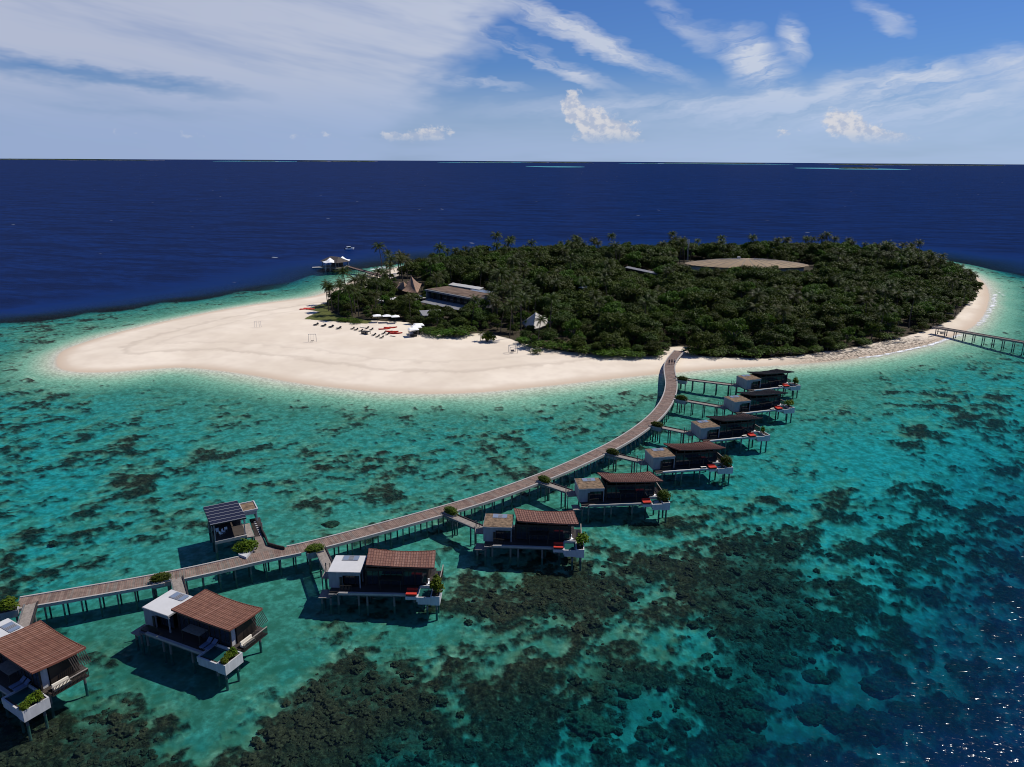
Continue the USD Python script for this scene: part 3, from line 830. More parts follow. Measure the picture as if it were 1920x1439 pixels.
def villa(i):
    x, y, deg = VILLAS[i]
    rz = math.radians(deg)
    v = thing('water_villa', WORDS[i][0], 'water villa', (x, y, 0), rz)
    late = i >= 7          # the two nearest show loungers by an open pool
    white = i >= 6
    px0 = 1.75 if late else 3.25
    zd, zf = 2.14, -3.2
    # decks, platform, posts
    d = MB()
    for k in range(47):
        y0 = -4.30 + k * .16
        d.box(-10.4, 5.0 if y0 > -2.3 else (1.7 if late else 3.2), y0, y0 + .145, zd - .06, zd)
    obj('deck', d, M['darkdeck'], v)
    obj('deck_frame', MB().box(-10.35, 1.65, -4.3, 3.1, zd - .34, zd - .064).box(1.65, 4.95, -2.3, 3.1, zd - .34, zd - .064), M['dark'], v)
    obj('deck_edge', MB().box(-8.9, 1.6 if late else 3.1, -4.72, -4.31, zd - .24, zd + .05), M['kerb'] if i > 3 else M['white'], v)
    obj('edge_beam', MB().box(-10.4, 1.7, -4.68, -4.32, zd - .42, zd - .25), M['post'], v)
    obj('lower_platform', MB().box(-12.0, -10.45, -4.7, -2.4, 1.18, 1.30), M['greywood'], v)
    for k in range(6):
        xa, za = -10.43 + k * .27, 1.30 + (k + .5) * .14
        obj('step', MB().box(xa, xa + .24, -4.7, -3.5, za - .05, za), M['greywood'], v)
    for px, py, zt in [(-11.6, -4.2, 1.18), (-11.6, -2.7, 1.18), (-10.2, -4.45, 1.18), (-9.0, -4.45, 1.7), (-5.9, -4.45, 1.72), (-4.6, -4.45, 1.72), (-.5, -4.45, 1.72), (-9.5, 2.6, 1.8), (-5.5, 2.6, 1.8), (-1, 2.8, 1.8), (4.4, 2.8, 1.8),
                       (-9.5, -1, 1.8), (-5, -.8, 1.8), (0, -.8, 1.8), (4.6, -1.6, 1.8), (2.4, -3.4, 1.6), (4.6, -5.1, .7), (6.0, -5.1, .7), (6.0, -3.1, .7)]:
        obj('post', MB().tube([(px, py, zf), (px, py, zt)], .17, 8), M['post'], v)
    # white annex
    w = MB()
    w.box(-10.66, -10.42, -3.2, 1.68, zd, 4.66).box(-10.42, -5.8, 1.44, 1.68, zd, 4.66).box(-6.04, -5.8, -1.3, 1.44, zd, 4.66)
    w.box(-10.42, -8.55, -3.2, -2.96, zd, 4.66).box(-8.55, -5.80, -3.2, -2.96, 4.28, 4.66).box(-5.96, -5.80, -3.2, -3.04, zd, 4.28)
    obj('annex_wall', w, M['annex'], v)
    obj('annex_floor', MB().box(-10.42, -6.04, -2.96, 1.44, zd + .002, zd + .03), M['dark'], v)
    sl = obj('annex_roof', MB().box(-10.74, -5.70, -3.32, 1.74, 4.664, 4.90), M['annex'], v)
    if white:
        obj('roof_coating', MB().box(-10.68, -5.76, -3.26, 1.68, 4.902, 4.935), M['whiteroof'], sl)
    else:
        lit = MB()
        gx, gy = np.meshgrid(np.linspace(-10.66, -5.78, 40), np.linspace(-3.24, 1.66, 40), indexing='ij')
        h = 4.915 + .09 * meshkit.fbm(np.c_[gx.ravel() * 1.7 + i * 9, gy.ravel() * 1.7, gx.ravel() * 0], 4, i)
        q = np.arange(39)[:, None] * 40 + np.arange(39)
        lit.add(np.c_[gx.ravel(), gy.ravel(), h], np.stack([q, q + 40, q + 41, q + 1], -1).reshape(-1, 4))
        obj('leaf_litter', lit, M['litter'], sl, label='dry brown plant litter covering the flat roof')
    sk = obj('skylight', MB().box(-9.35, -6.95, .05, 1.52, 4.936, 5.03), M['metal'], v)
    for k in range(2):
        xa = -9.22 + k * 1.62
        obj('pane', MB().box(xa, xa + .78, .16, 1.42, 5.032, 5.05), M['skylight'], sk)
    for k in range(9):
        ya = .18 + k * .14
        obj('slat', MB().box(-8.38, -7.66, ya, ya + .07, 5.032, 5.08), M['slat'], sk)
    wi = obj('annex_window', MB().box(-8.5, -6.0, -2.3, -2.24, zd + .1, 4.2), M['glassdark'], v)
    for k in range(4):
        xa = -8.5 + k * .83
        obj('frame', MB().box(xa - .04, xa + .04, -2.36, -2.301, zd + .04, 4.26), M['dark'], wi)
    obj('screen', MB().box(-8.95, -8.56, -3.32, -3.21, zd + .05, 4.0), M['dark'], v)
    rl = MB()
    for k in range(9):
        rl.bar((-8.8 + k * .22, -4.15, zd), (-8.8 + k * .22, -4.15, zd + .95), .05)
    rl.bar((-8.85, -4.15, zd + 1.0), (-7.0, -4.15, zd + 1.0), .07)
    obj('railing', rl, M['dark'], v)
    # main room
    r = MB()
    r.box(-5.3, -5.12, -2.2, 2.5, zd, 4.9).box(-5.12, 4.3, 2.32, 2.5, zd, 4.85).box(4.12, 4.3, -1.0, 2.32, zd, 4.8)
    obj('wall', r, M['dark'], v)
    for k in range(6):
        xa = -5.1 + k * 1.87
        obj('column', MB().box(xa - .09, xa + .09, -2.2, -2.02, zd, 5.55), M['dark'], v)
    for k in range(5):
        xa = -5.1 + k * 1.87
        g = obj('window', MB().box(xa + .10, xa + 1.77, -2.12, -2.08, zd + .08, 4.55), M['glassdark'], v)
        obj('rail', MB().box(xa + .10, xa + 1.77, -2.16, -2.121, 4.56, 4.68).box(xa + .90, xa + .97, -2.16, -2.121, zd + .08, 4.55), M['dark'], g)
    obj('lintel', MB().box(-5.1, 4.25, -2.18, -2.04, 4.7, 5.0), M['dark'], v)
    obj('side_wall', MB().box(3.75, 4.1, -2.0, -1.1, zd, 4.7), M['white'], v, label='white end wall panel under the roof edge')
    # shade roof over the front deck
    sh = MB()
    for k in range(15):
        sh.box(-2.75, .48, -3.85 + k * .105, -3.85 + k * .105 + .07, 3.92, 3.96)
    obj('sunshade', sh, M['greywood'] if late else M['dark'], v)
    obj('sunshade_post', MB().bar((-2.7, -3.8, zd), (-2.7, -3.8, 3.9), .09), M['dark'], v)
    obj('sunshade_post', MB().bar((.42, -3.8, zd), (.42, -3.8, 3.9), .09), M['dark'], v)
    # the roof: ribbed strips, edge boards, lining
    n = 25
    und = MB()
    for k in range(n):
        u0, u1 = k / n, (k + 1) / n
        s = MB()
        for c in range(6):
            v0, v1 = c / 6, (c + 1) / 6
            q = [roof_at(u0 + .0012, v0), roof_at(u1 - .0012, v0), roof_at(u1 - .0012, v1), roof_at(u0 + .0012, v1)]
            lift = np.array([[0, 0, .035], [0, 0, .035], [0, 0, 0], [0, 0, 0]])
            s.hexa([p - [0, 0, .03] for p in q], list(np.array(q) + lift))
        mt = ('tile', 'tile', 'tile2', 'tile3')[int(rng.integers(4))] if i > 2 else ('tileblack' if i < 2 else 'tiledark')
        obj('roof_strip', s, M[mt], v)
        if k:
            rb = MB()
            for c in range(6):
                rb.bar(roof_at(u0, c / 6) + [0, 0, .055], roof_at(u0, (c + 1) / 6) + [0, 0, .055], .06, .09)
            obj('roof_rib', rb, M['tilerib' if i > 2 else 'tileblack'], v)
        for c in range(6):
            q = [roof_at(u0, c / 6), roof_at(u1, c / 6), roof_at(u1, c / 6 + 1 / 6), roof_at(u0, c / 6 + 1 / 6)]
            und.hexa([p - [0, 0, .24] for p in q], [p - [0, 0, .036] for p in q])
    obj('roof_lining', und, M['dark'], v)
    e = MB()
    for (ua, va, ub, vb) in ((0, 0, 1, 0), (1, 0, 1, 1), (1, 1, 0, 1), (0, 1, 0, 0)):
        for k in range(8):
            p, q = (roof_at(ua + (ub - ua) * t, va + (vb - va) * t) for t in (k / 8, (k + 1) / 8))
            o = np.cross(q - p, (0, 0, 1))
            o = o / np.linalg.norm(o) * .045
            e.bar(p + o + [0, 0, -.05], q + o + [0, 0, -.05], .07, .26)
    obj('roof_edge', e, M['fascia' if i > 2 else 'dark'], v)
    # side balcony with upright slats, hanging screen
    obj('balcony_floor', MB().box(5.02, 6.2, -1.9, 2.6, 1.9, 2.0), M['dark'], v)
    for k in range(27):
        ya = -1.85 + k * .168
        obj('balcony_slat', MB().box(6.12, 6.18, ya, ya + .07, 1.95, 3.05), M['dark'], v)
    obj('balcony_rail', MB().box(6.08, 6.22, -1.9, 2.6, 3.052, 3.12), M['greywood'], v)
    for k in range(9):
        ya = 1.1 + k * .25
        obj('screen_slat', MB().bar((5.0, ya, 5.0), (5.75, ya + .2, 3.4), .10, .04), M['dark'], v)
    # pool and planter hung on the corner
    b = MB()
    b.box(px0 - .2, px0, -5.54, -2.45, 1.45, 2.24).box(px0, 5.12, -5.54, -5.34, 1.05, 2.24).box(px0, 5.12, -2.62, -2.45, 1.05, 2.42).box(px0, 5.12, -5.34, -2.62, 1.05, 1.2)
    obj('pool_basin', b, M['white'], v)
    if not late:
        obj('daybed_ledge', MB().box(1.35, 3.04, -5.25, -4.73, 1.62, 2.12), M['white'], v)
    obj('pool_water', MB().box(px0 + .02, 5.1, -5.32, -2.64, 1.21, 2.02), M['pool'], v)
    obj('overflow_ledge', MB().box(px0 + .02, 5.1, -5.32, -5.02, 2.024, 2.10), M['dark'], v)
    pl = MB()
    pl.box(5.14, 5.30, -5.56, -2.5, .95, 2.44).box(6.38, 6.54, -5.56, -2.5, .95, 2.44).box(5.30, 6.38, -5.56, -5.40, .95, 2.44).box(5.30, 6.38, -2.66, -2.5, .95, 2.44).box(5.30, 6.38, -5.40, -2.66, .95, 1.1)
    obj('planter_box', pl, M['white'], v)
    obj('planter_soil', MB().box(5.31, 6.37, -5.39, -2.67, 1.11, 2.3), M['soil'], v)
    # entry landing behind the annex, with thin poles
    obj('entry_landing', MB().box(-12.5, -10.7, -.9, 1.6, zd + .1, zd + .24), M['greywood'], v)
    for k, (px, py) in enumerate([(-12.4, 1.5), (-11.8, 1.5), (-11.2, 1.5), (-12.4, -.8), (-11.8, -.8)]):
        obj('pole', MB().tube([(px, py, zf if k in (0, 3) else zd), (px, py, zd + 1.5)], .05 if k not in (0, 3) else .09, 6), M['post'], v)
    return v


Npool = Nodes()
M['pool'] = Npool.make('plunge_pool_water', Npool('principled_bsdf', 'BSDF', base_color=(.015, .085, .075), roughness=.06, specular_ior_level=.6))


def in_villa(i, x, y, z):
    X, Y, deg = VILLAS[i]
    t = math.radians(deg)
    return np.array([X + x * math.cos(t) - y * math.sin(t), Y + x * math.sin(t) + y * math.cos(t), z])


for i in range(9):
    villa(i)

# daybeds, loungers, seats and pool plants stand on the villas
def lounger_proto(name, mat, frame):
    p = proto(name)
    q = str(p.GetPath())
    m = MB()
    for sx in (-.28, .28):
        m.bar((sx, -.95, .27), (sx, .95, .27), .05)
        for sy in (-.8, .55):
            m.bar((sx, sy, 0), (sx, sy, .25), .05)
    usdkit.mesh(stage, q + '/frame', m.get(), frame)
    usdkit.mesh(stage, q + '/mattress', MB().box(-.33, .33, -.98, .32, .30, .39).get(), mat)
    usdkit.mesh(stage, q + '/backrest', MB().hexa([(-.33, .33, .30), (.33, .33, .30), (.33, .92, .72), (-.33, .92, .72)], [(-.33, .29, .38), (.33, .29, .38), (.33, .86, .80), (-.33, .86, .80)]).get(), mat)
    return p


blue_lounger = lounger_proto('pool_lounger', M['blue'], M['metal'])
dark_lounger = lounger_proto('beach_lounger', M['black'], M['black'])
pale_lounger = lounger_proto('pale_lounger', M['palecushion'], M['dark'])
for i in (7, 8):
    who = 'second villa from the left' if i == 7 else 'leftmost villa'
    for k, word in enumerate(('left', 'right')):
        p = in_villa(i, .55 + k * .95 + .35, -3.2, 2.19)
        copy(blue_lounger, 'pool_lounger', f'blue lounger by the pool of the {who}, {word} of two', 'sun lounger', p, math.radians(VILLAS[i][2]))
    p = in_villa(i, 5.45, -.6, 2.16)
    b = thing('balcony_sofa', f'pale sofa on the slatted side balcony, {who}', 'sofa', in_villa(i, 5.5, -.4, 2.0), math.radians(VILLAS[i][2]))
    obj('seat', MB().box(-.4, .35, -1.0, 1.0, .12, .45), M['palecushion'], b)
    obj('backrest', MB().box(-.42, -.22, -1.0, 1.0, .452, .85), M['palecushion'], b)
    obj('foot', MB().box(-.36, .3, -.95, -.85, 0, .118).box(-.36, .3, .85, .95, 0, .118), M['dark'], b)
for i in range(7):
    rz = math.radians(VILLAS[i][2])
    b = thing('red_daybed', f'red daybed mattress at the pool edge of the {ORD[i]} villa from the beach', 'daybed', in_villa(i, 2.2, -4.15 - (.45 if i < 7 else 0), 2.19), rz)
    obj('base', MB().box(-.75, .78, -.55, .75, 0, .18), M['dark'], b)
    obj('mattress', MB().box(-.80, .83, -.60, .80, .182, .36), M['red'], b)
    obj('backrest', MB().box(-.8, .83, .60, .80, .361, .62), M['red'], b)
    s = thing('patio_chair', f'white patio chair near the red daybed of the {ORD[i]} villa from the beach', 'chair', in_villa(i, 4.35, -1.95, 2.14), rz + .5)
    obj('seat', MB().box(-.35, .35, -.35, .35, .28, .42), M['white_cloth'], s)
    obj('backrest', MB().box(-.35, .35, .25, .36, .421, .95), M['white_cloth'], s)
    for sx in (-.3, .3):
        for sy in (-.3, .3):
            obj('leg', MB().bar((sx, sy, 0), (sx, sy, .278), .05), M['metal'], s)
    if i < 4:
        t = thing('low_table', f'low pale table on the sunny deck edge of the {ORD[i]} villa from the beach', 'table', in_villa(i, .3, -4.4, 2.19), rz)
        obj('top', MB().box(-.6, .6, -.16, .30, .28, .34), M['palecushion'], t)
        for sx in (-.5, .5):
            obj('leg', MB().box(sx - .05, sx + .05, -.1, .25, 0, .278), M['dark'], t)
PLANT = [(1.7, 2.2, 'tall leafy'), (1.8, 2.0, 'spreading green'), (1.3, 1.7, 'thin sparse'), (2.3, 2.4, 'dark rounded'), (2.1, 2.3, 'glossy round'), (2.2, 2.4, 'bright green'), (2.2, 2.5, 'dense green'), (1.2, 1.1, ''), (1.4, 1.2, '')]
for i, (w, h, word) in enumerate(PLANT):
    if i < 7:
        copy(planter_bushes[i % 2] if i in (3, 4) else bright_bushes[i % 3], 'pool_planter_shrub', f'{word} shrub in the white pool corner planter of the {ORD[i]} villa from the beach', 'shrub', in_villa(i, 5.75, -3.9, 2.28), i * 1.1, (w, w * (1.2 if i != 2 else .8), h))
    else:
        who = 'second villa from the left' if i == 7 else 'leftmost villa'
        for k, word in enumerate(('front', 'middle', 'rear')):
            copy(bright_bushes[k], 'pool_planter_shrub', f'bright plant at the {word} of the pool planter, {who}', 'shrub', in_villa(i, 5.8, -4.9 + k * .9, 2.28), k * 2.0, (w * .95, w, h * (.8 + .15 * k)))

# footbridges from the walkway and the planters beside them
LINKS = [((1264, 709), (1375, 722)), ((1264, 748), (1353, 765)), ((1218, 797), (1292, 814)), ((1133, 849), (1208, 868)), ((1008, 902), (1068, 921)), ((832, 961), (903, 988)), ((600, 1029), (619, 1066)), ((331, 1084), (333, 1113)), ((58, 1132), (30, 1168))]
BOXES = [((1279, 717), 2.7, 1.35), ((1277, 754), 3.0, 1.45), ((1231, 804), 2.7, 1.3), ((1148, 856), 2.7, 1.3), ((1020, 908), 2.6, 1.25), ((845, 968), 2.7, 1.3), ((590, 1039), 2.7, 1.25), ((302, 1094), 2.6, 1.2), ((14, 1152), 2.8, 1.9)]
for i, ((p, q), (bp, bw, bh)) in enumerate(zip(LINKS, BOXES)):
    who = ('footbridge from the walkway to the ' + (f'{ORD[i]} villa from the beach' if i < 7 else ('second villa from the left' if i == 7 else 'leftmost villa')))
    short = f'{ORD[i]} villa from the beach' if i < 7 else 'second villa from the left' if i == 7 else 'leftmost villa'
    a = G(*p, DECK)[:2]
    e = in_villa(i, -11.6, 1.3, 0)[:2] if i < 7 else in_villa(i, -10.2 if i == 7 else -10.4, 3.0, 0)[:2]
    d = e - a
    Ln = np.hypot(*d)
    b = thing('footbridge', 'narrow grey timber ' + who, 'footbridge', (*a, 0), math.atan2(d[1], d[0]))
    n = int(Ln / .2)
    zz = lambda t: DECK + (2.32 - DECK) * t / Ln
    k = MB()
    for s in range(n):
        x0, x1 = s * Ln / n + .012, (s + 1) * Ln / n - .012
        k.box(x0, x1, -.75, .75, zz(x0) - .05, zz(x0))
    obj('boards', k, M['greywood'], b, kind='stuff')
    for sy in (-1, 1):
        obj('side_beam', MB().bar((0, sy * .86, DECK - .02), (Ln, sy * .86, 2.26), .2, .42 if sy > 0 else .30), M['dark'] if sy > 0 else M['post'], b)
    for s in range(max(1, int(Ln / 3.2))):
        x = (s + .6) * Ln / max(1, int(Ln / 3.2))
        for sy in (-.6, .6):
            wx = a + d / Ln * x
            obj('post', MB().tube([(x, sy, -3.0), (x, sy, zz(x) - .06)], .14, 7), M['post'], b)
    c = G(*bp, 1.7)
    rz = math.atan2(*(d[::-1])) if i < 6 else math.atan2(*(np.diff(np.array([G(*p, DECK)[:2], G(p[0] + 40, p[1] - 9, DECK)[:2]]), axis=0)[0][::-1]))
    pb = thing('walkway_planter', f'white planter trough at the walkway end of the {short}', 'planter', (c[0], c[1], 0), rz)
    hw, hd = bw / 2, .75
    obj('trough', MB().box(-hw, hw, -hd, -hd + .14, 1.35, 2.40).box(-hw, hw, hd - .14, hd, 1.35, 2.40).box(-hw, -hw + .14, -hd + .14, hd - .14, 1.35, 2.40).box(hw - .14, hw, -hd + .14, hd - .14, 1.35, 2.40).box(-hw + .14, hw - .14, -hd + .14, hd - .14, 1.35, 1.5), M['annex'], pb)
    obj('soil', MB().box(-hw + .15, hw - .15, -hd + .15, hd - .15, 1.51, 2.28), M['soil'], pb)
    for sx in (-.7, .7):
        obj('post', MB().tube([(sx * hw, 0, -3.0), (sx * hw, 0, 1.35)], .15, 8), M['post'], pb)
    copy(planter_bushes[i % 2] if i < 8 else bright_bushes[0], 'planter_shrub', f'rounded green shrub in the walkway planter of the {short}', 'shrub', (c[0], c[1], 2.27), rz, (bw * 1.12, 1.75, bh * 1.05))

# ------------------------------------------------------------------ pavilion with solar roof
c4 = [G(380.4, 951.6, 4.9), G(444.6, 939.9, 4.9), G(461.4, 970.5, 5.5), G(393.5, 985.8, 5.5)]
ctr = np.mean(c4, 0)
dx = (c4[1] + c4[2] - c4[0] - c4[3])[:2]
prz = math.atan2(dx[1], dx[0])
toL = lambda p: np.array([(p[0] - ctr[0]) * math.cos(prz) + (p[1] - ctr[1]) * math.sin(prz), -(p[0] - ctr[0]) * math.sin(prz) + (p[1] - ctr[1]) * math.cos(prz)])
loc = [toL(p) for p in c4]
hx, hy = float(np.mean([abs(p[0]) for p in loc])), float(np.mean([abs(p[1]) for p in loc]))
pav = thing('solar_pavilion', 'open pavilion over the lagoon with a blue solar panel roof beside the walkway', 'pavilion', (ctr[0], ctr[1], 0), prz)
rz_at = lambda y: 5.2 - .3 * y / hy
obj('roof_frame', MB().hexa([(-hx, -hy, rz_at(-hy) - .22), (hx, -hy, rz_at(-hy) - .22), (hx, hy, rz_at(hy) - .22), (-hx, hy, rz_at(hy) - .22)], [(-hx, -hy, rz_at(-hy) - .02), (hx, -hy, rz_at(-hy) - .02), (hx, hy, rz_at(hy) - .02), (-hx, hy, rz_at(hy) - .02)]), M['black'], pav)
for r_ in range(6):
    for c_ in range(5):
        x0, x1 = -hx + .05 + c_ * (2 * hx - .1) / 5, -hx + .05 + (c_ + 1) * (2 * hx - .1) / 5
        y0, y1 = -hy + .05 + r_ * (2 * hy - .1) / 6, -hy + .05 + (r_ + 1) * (2 * hy - .1) / 6
        x0, x1, y0, y1 = x0 + .001, x1 - .001, y0 + .09, y1 - .09
        obj('solar_panel', MB().hexa([(x0, y0, rz_at(y0) + .02), (x1, y0, rz_at(y0) + .02), (x1, y1, rz_at(y1) + .02), (x0, y1, rz_at(y1) + .02)], [(x0, y0, rz_at(y0) + .06), (x1, y0, rz_at(y0) + .06), (x1, y1, rz_at(y1) + .06), (x0, y1, rz_at(y1) + .06)]), M['solar'], pav)
for r_ in range(7):
    y0 = -hy + .05 + r_ * (2 * hy - .1) / 6
    obj('rail', MB().bar((-hx, y0, rz_at(y0) + .05), (hx, y0, rz_at(y0) + .05), .11, .10), M['slat'], pav)
obj('deck', MB().box(-hx + .5, hx - .2, -hy + .3, hy - .3, 1.95, 2.2), M['darkdeck'], pav)
obj('deck_beam', MB().box(-hx + .45, hx - .15, -hy + .02, -hy + .28, 1.72, 2.24), M['kerb'], pav)
for sx in (-hx + .6, hx - .4):
    for sy in (-hy + .5, 0.0, hy - .5):
        obj('post', MB().tube([(sx, sy, -3.0), (sx, sy, 1.95)], .2, 8), M['post'], pav)
        obj('column', MB().bar((sx, sy, 2.2), (sx, sy, rz_at(sy) - .22), .16), M['kerb'], pav)
obj('back_wall', MB().box(-hx + .6, hx - .4, hy - .42, hy - .32, 2.2, rz_at(hy) - .25), M['dark'], pav)
k4 = [toL(G(*p, 4.6)) for p in [(449, 944.3), (476, 939.2), (482.5, 953), (457.7, 961)]]
kx0, kx1 = hx + .05, float(np.mean([k4[1][0], k4[2][0]]))
ky0, ky1 = float(np.mean([k4[2][1], k4[3][1]])), float(np.mean([k4[0][1], k4[1][1]]))
obj('side_room_wall', MB().box(kx0 + .2, kx0 + .4, ky0 + .3, ky1 - .2, 2.2, 4.3).box(kx1 - .4, kx1 - .2, ky0 + .3, ky1 - .2, 2.2, 4.3).box(kx0 + .4, kx1 - .4, ky1 - .4, ky1 - .2, 2.2, 4.3).box(kx0 + .4, kx1 - .4, ky0 + .3, ky0 + .5, 3.6, 4.3), M['white'], pav)
rm = MB().box(kx0, kx1, ky0, ky0 + .18, 4.302, 4.66).box(kx0, kx1, ky1 - .18, ky1, 4.302, 4.66).box(kx0, kx0 + .18, ky0 + .18, ky1 - .18, 4.302, 4.66).box(kx1 - .18, kx1, ky0 + .18, ky1 - .18, 4.302, 4.66)
obj('roof_rim', rm, M['white'], pav)
obj('leaf_litter', MB().box(kx0 + .19, kx1 - .19, ky0 + .19, ky1 - .19, 4.304, 4.5), M['litter'], pav)
# gangway: from the pavilion to the walkway, in two widths, with a dark wall and stepping lights along it
ga = [toL(G(*p, DECK)) for p in [(453, 983), (467, 981), (477, 1006), (463, 1008)]]
gb = [toL(G(*p, DECK)) for p in [(477, 1007), (492, 1005), (500, 1022), (530, 1033.5), (461, 1048), (480, 1026)]]
obj('gangway', MB().prism(ga, 1.9, 2.12), M['greywood'], pav)
obj('apron', MB().prism(gb, 1.85, 2.075), M['deck2'], pav)
w_ = [toL(G(*p, DECK)) for p in [(489, 985), (491, 997), (498, 1010), (503, 1023), (520, 1028), (533, 1031)]]
kk = MB()
for p, q in zip(w_, w_[1:]):
    kk.bar((*p, 2.2), (*q, 2.2), .2, .9)
obj('parapet', kk, M['dark'], pav)
wl = [toL(G(*p, DECK)) for p in [(477, 978), (489, 1005)]]
for t in np.linspace(0, 1, 8):
    p = wl[0] * (1 - t) + wl[1] * t
    obj('stepping_slab', MB().box(p[0] - .16, p[0] + .16, p[1] - .14, p[1] + .14, 1.95, 2.05), M['white'], pav)
obj('side_deck', MB().prism([toL(G(*p, 2.0)) for p in [(467, 973), (487, 969), (495, 1005), (478, 1007)]], 1.7, 1.9), M['dark'], pav)
for p in [(470, 985), (476, 1003), (492, 1010), (500, 1030), (489, 975)]:
    q = toL(G(*p, 2.3))
    obj('post', MB().tube([(q[0], q[1], -3), (q[0], q[1], 1.7)], .15, 8), M['post'], pav)
b0 = [toL(G(*p, 2.4)) for p in [(461, 1046), (480, 1024), (476, 1019), (446, 1040)]]
bx = thing('apron_planter', 'white curved planter edge where the pavilion gangway meets the walkway', 'planter', (ctr[0], ctr[1], 0), prz)
obj('trough', MB().prism(b0, 1.5, 2.5), M['white'], bx)
bc = G(459, 1036, 2.4)
copy(bright_bushes[1], 'apron_shrub', 'large bright green shrub beside the pavilion gangway', 'shrub', (bc[0] - .6, bc[1] + .9, 1.6), .4, (3.4, 2.7, 2.7))
for k, (x_, y_) in enumerate([(-1.6, -1.4), (-.7, -2.0), (-1.2, -2.6), (-.2, -1.2)]):
    p = [ctr[0] + x_ * math.cos(prz) - y_ * math.sin(prz), ctr[1] + x_ * math.sin(prz) + y_ * math.cos(prz), 2.2]
    s = thing('cafe_chair', 'white chair in the shade under the solar pavilion roof', 'chair', p, prz + k, group='white chairs under the solar pavilion')
    obj('seat', MB().box(-.25, .25, -.25, .25, .40, .47), M['white_cloth'], s)
    obj('backrest', MB().box(-.25, .25, .2, .26, .471, .9), M['white_cloth'], s)
    for sx in (-.2, .2):
        for sy in (-.2, .2):
            obj('leg', MB().bar((sx, sy, 0), (sx, sy, .398), .04), M['metal'], s)

# ------------------------------------------------------------------ the island: buildings first
def at(px, py, z=1.5):
    return G(px, py, z)


LAND = 1.6
# main building: long flat brown roof on a dark frame, open towards the beach
mb4 = [G(*p, 9.0) for p in [(800, 543), (833, 537), (893, 554), (886, 560)]]
A0, A1, A2 = G(799, 543, 9.0)[:2], G(888, 560, 9.0)[:2], G(834, 537, 9.0)[:2]
d1 = A1 - A0
L1 = float(np.hypot(*d1))
mrz = math.atan2(d1[1], d1[0])
mh = thing('beach_restaurant', 'long two storey building with a weathered brown flat roof and dark open front', 'building', (*A0, 0), mrz)
Dp = 13.0
obj('roof', MB().box(-.6, L1 + .6, -.6, Dp, 8.3, 9.0), M['concrete'], mh)
obj('roof_covering', MB().box(-.2, L1 + .2, .6, Dp - .4, 9.002, 9.12), M['brownroof'], mh)
obj('end_wall', MB().box(-.4, .5, 0, Dp - .5, 1.2, 8.298), M['concrete'], mh)
obj('end_wall', MB().box(L1 - .5, L1 + .4, 0, Dp - .5, 1.2, 8.298), M['concrete'], mh)
obj('back_wall', MB().box(.5, L1 - .5, Dp - 1.2, Dp - .6, 1.2, 8.298), M['dark'], mh)
obj('floor', MB().box(.5, L1 - .5, .3, Dp - 1.2, 4.8, 5.1), M['concrete'], mh)
for k in range(1, 7):
    obj('column', MB().box(k * L1 / 7 - .18, k * L1 / 7 + .18, .2, .56, 1.2, 8.298), M['dark'], mh)
for k in range(7):
    w = obj('window', MB().box(k * L1 / 7 + .3 + (.4 if k == 0 else 0), (k + 1) * L1 / 7 - .3 - (.4 if k == 6 else 0), 1.2, 1.26, 5.2, 8.0), M['glassdark'], mh)
obj('lower_canopy', MB().hexa([(2.5, -6, 4.3), (L1 - 2, -6, 4.3), (L1 - 2, -.3, 5.2), (2.5, -.3, 5.2)], [(2.5, -6, 4.45), (L1 - 2, -6, 4.45), (L1 - 2, -.3, 5.35), (2.5, -.3, 5.35)]), M['greyroof'], mh)


def flat_house(name, label, pts, z, depth, mats, wall=3.0, cat='building'):
    """a low building with a flat or gently tilted roof, given by its front edge in the photograph"""
    p0, p1 = G(*pts[0], z)[:2], G(*pts[1], z)[:2]
    d = p1 - p0
    Ln = float(np.hypot(*d))
    h = thing(name, label, cat, (*p0, 0), math.atan2(d[1], d[0]))
    obj('roof', MB().hexa([(-.4, -.4, z - .25), (Ln + .4, -.4, z - .25), (Ln + .4, depth, z + .35), (-.4, depth, z + .35)], [(-.4, -.4, z), (Ln + .4, -.4, z), (Ln + .4, depth, z + .6), (-.4, depth, z + .6)]), M[mats[0]], h)
    obj('wall', MB().box(0, .3, 0, depth - .4, 1.2, z - .26).box(Ln - .3, Ln, 0, depth - .4, 1.2, z - .26).box(.3, Ln - .3, depth - .7, depth - .4, 1.2, z - .26), M[mats[1]], h)
    for k in range(5):
        obj('column', MB().box(.4 + k * (Ln - .8) / 4 - .1, .4 + k * (Ln - .8) / 4 + .1, .05, .25, 1.2, z - .26), M['dark'], h)
    return h, Ln


flat_house('white_roof_building', 'white flat roofed building behind the long brown roof', [(842, 534), (898, 543)], 8.4, 2.6, ('paleconcrete', 'white'))
sr, sL = flat_house('solar_roof_building', 'low building with a blue solar roof right of the long brown roof', [(872, 547), (903, 553)], 7.6, 7.0, ('metal', 'white'))
for k in range(5):
    for j in range(2):
        x0, x1 = .1 + k * (sL - .2) / 5, .1 + (k + 1) * (sL - .2) / 5
        y0, y1 = .2 + j * 3.2, .2 + (j + 1) * 3.2
        zz_ = lambda y: 7.6 + .6 * (y + .4) / 7.4
        obj('solar_panel', MB().hexa([(x0, y0, zz_(y0) + .02), (x1 - .1, y0, zz_(y0) + .02), (x1 - .1, y1 - .1, zz_(y1) + .02), (x0, y1 - .1, zz_(y1) + .02)], [(x0, y0, zz_(y0) + .06), (x1 - .1, y0, zz_(y0) + .06), (x1 - .1, y1 - .1, zz_(y1) + .06), (x0, y1 - .1, zz_(y1) + .06)]), M['skylight'], sr)
flat_house('grey_canopy', 'low grey slatted canopy roof in front of the beach restaurant', [(794, 592), (832, 590)], 4.6, 8.0, ('greyroof', 'white'))
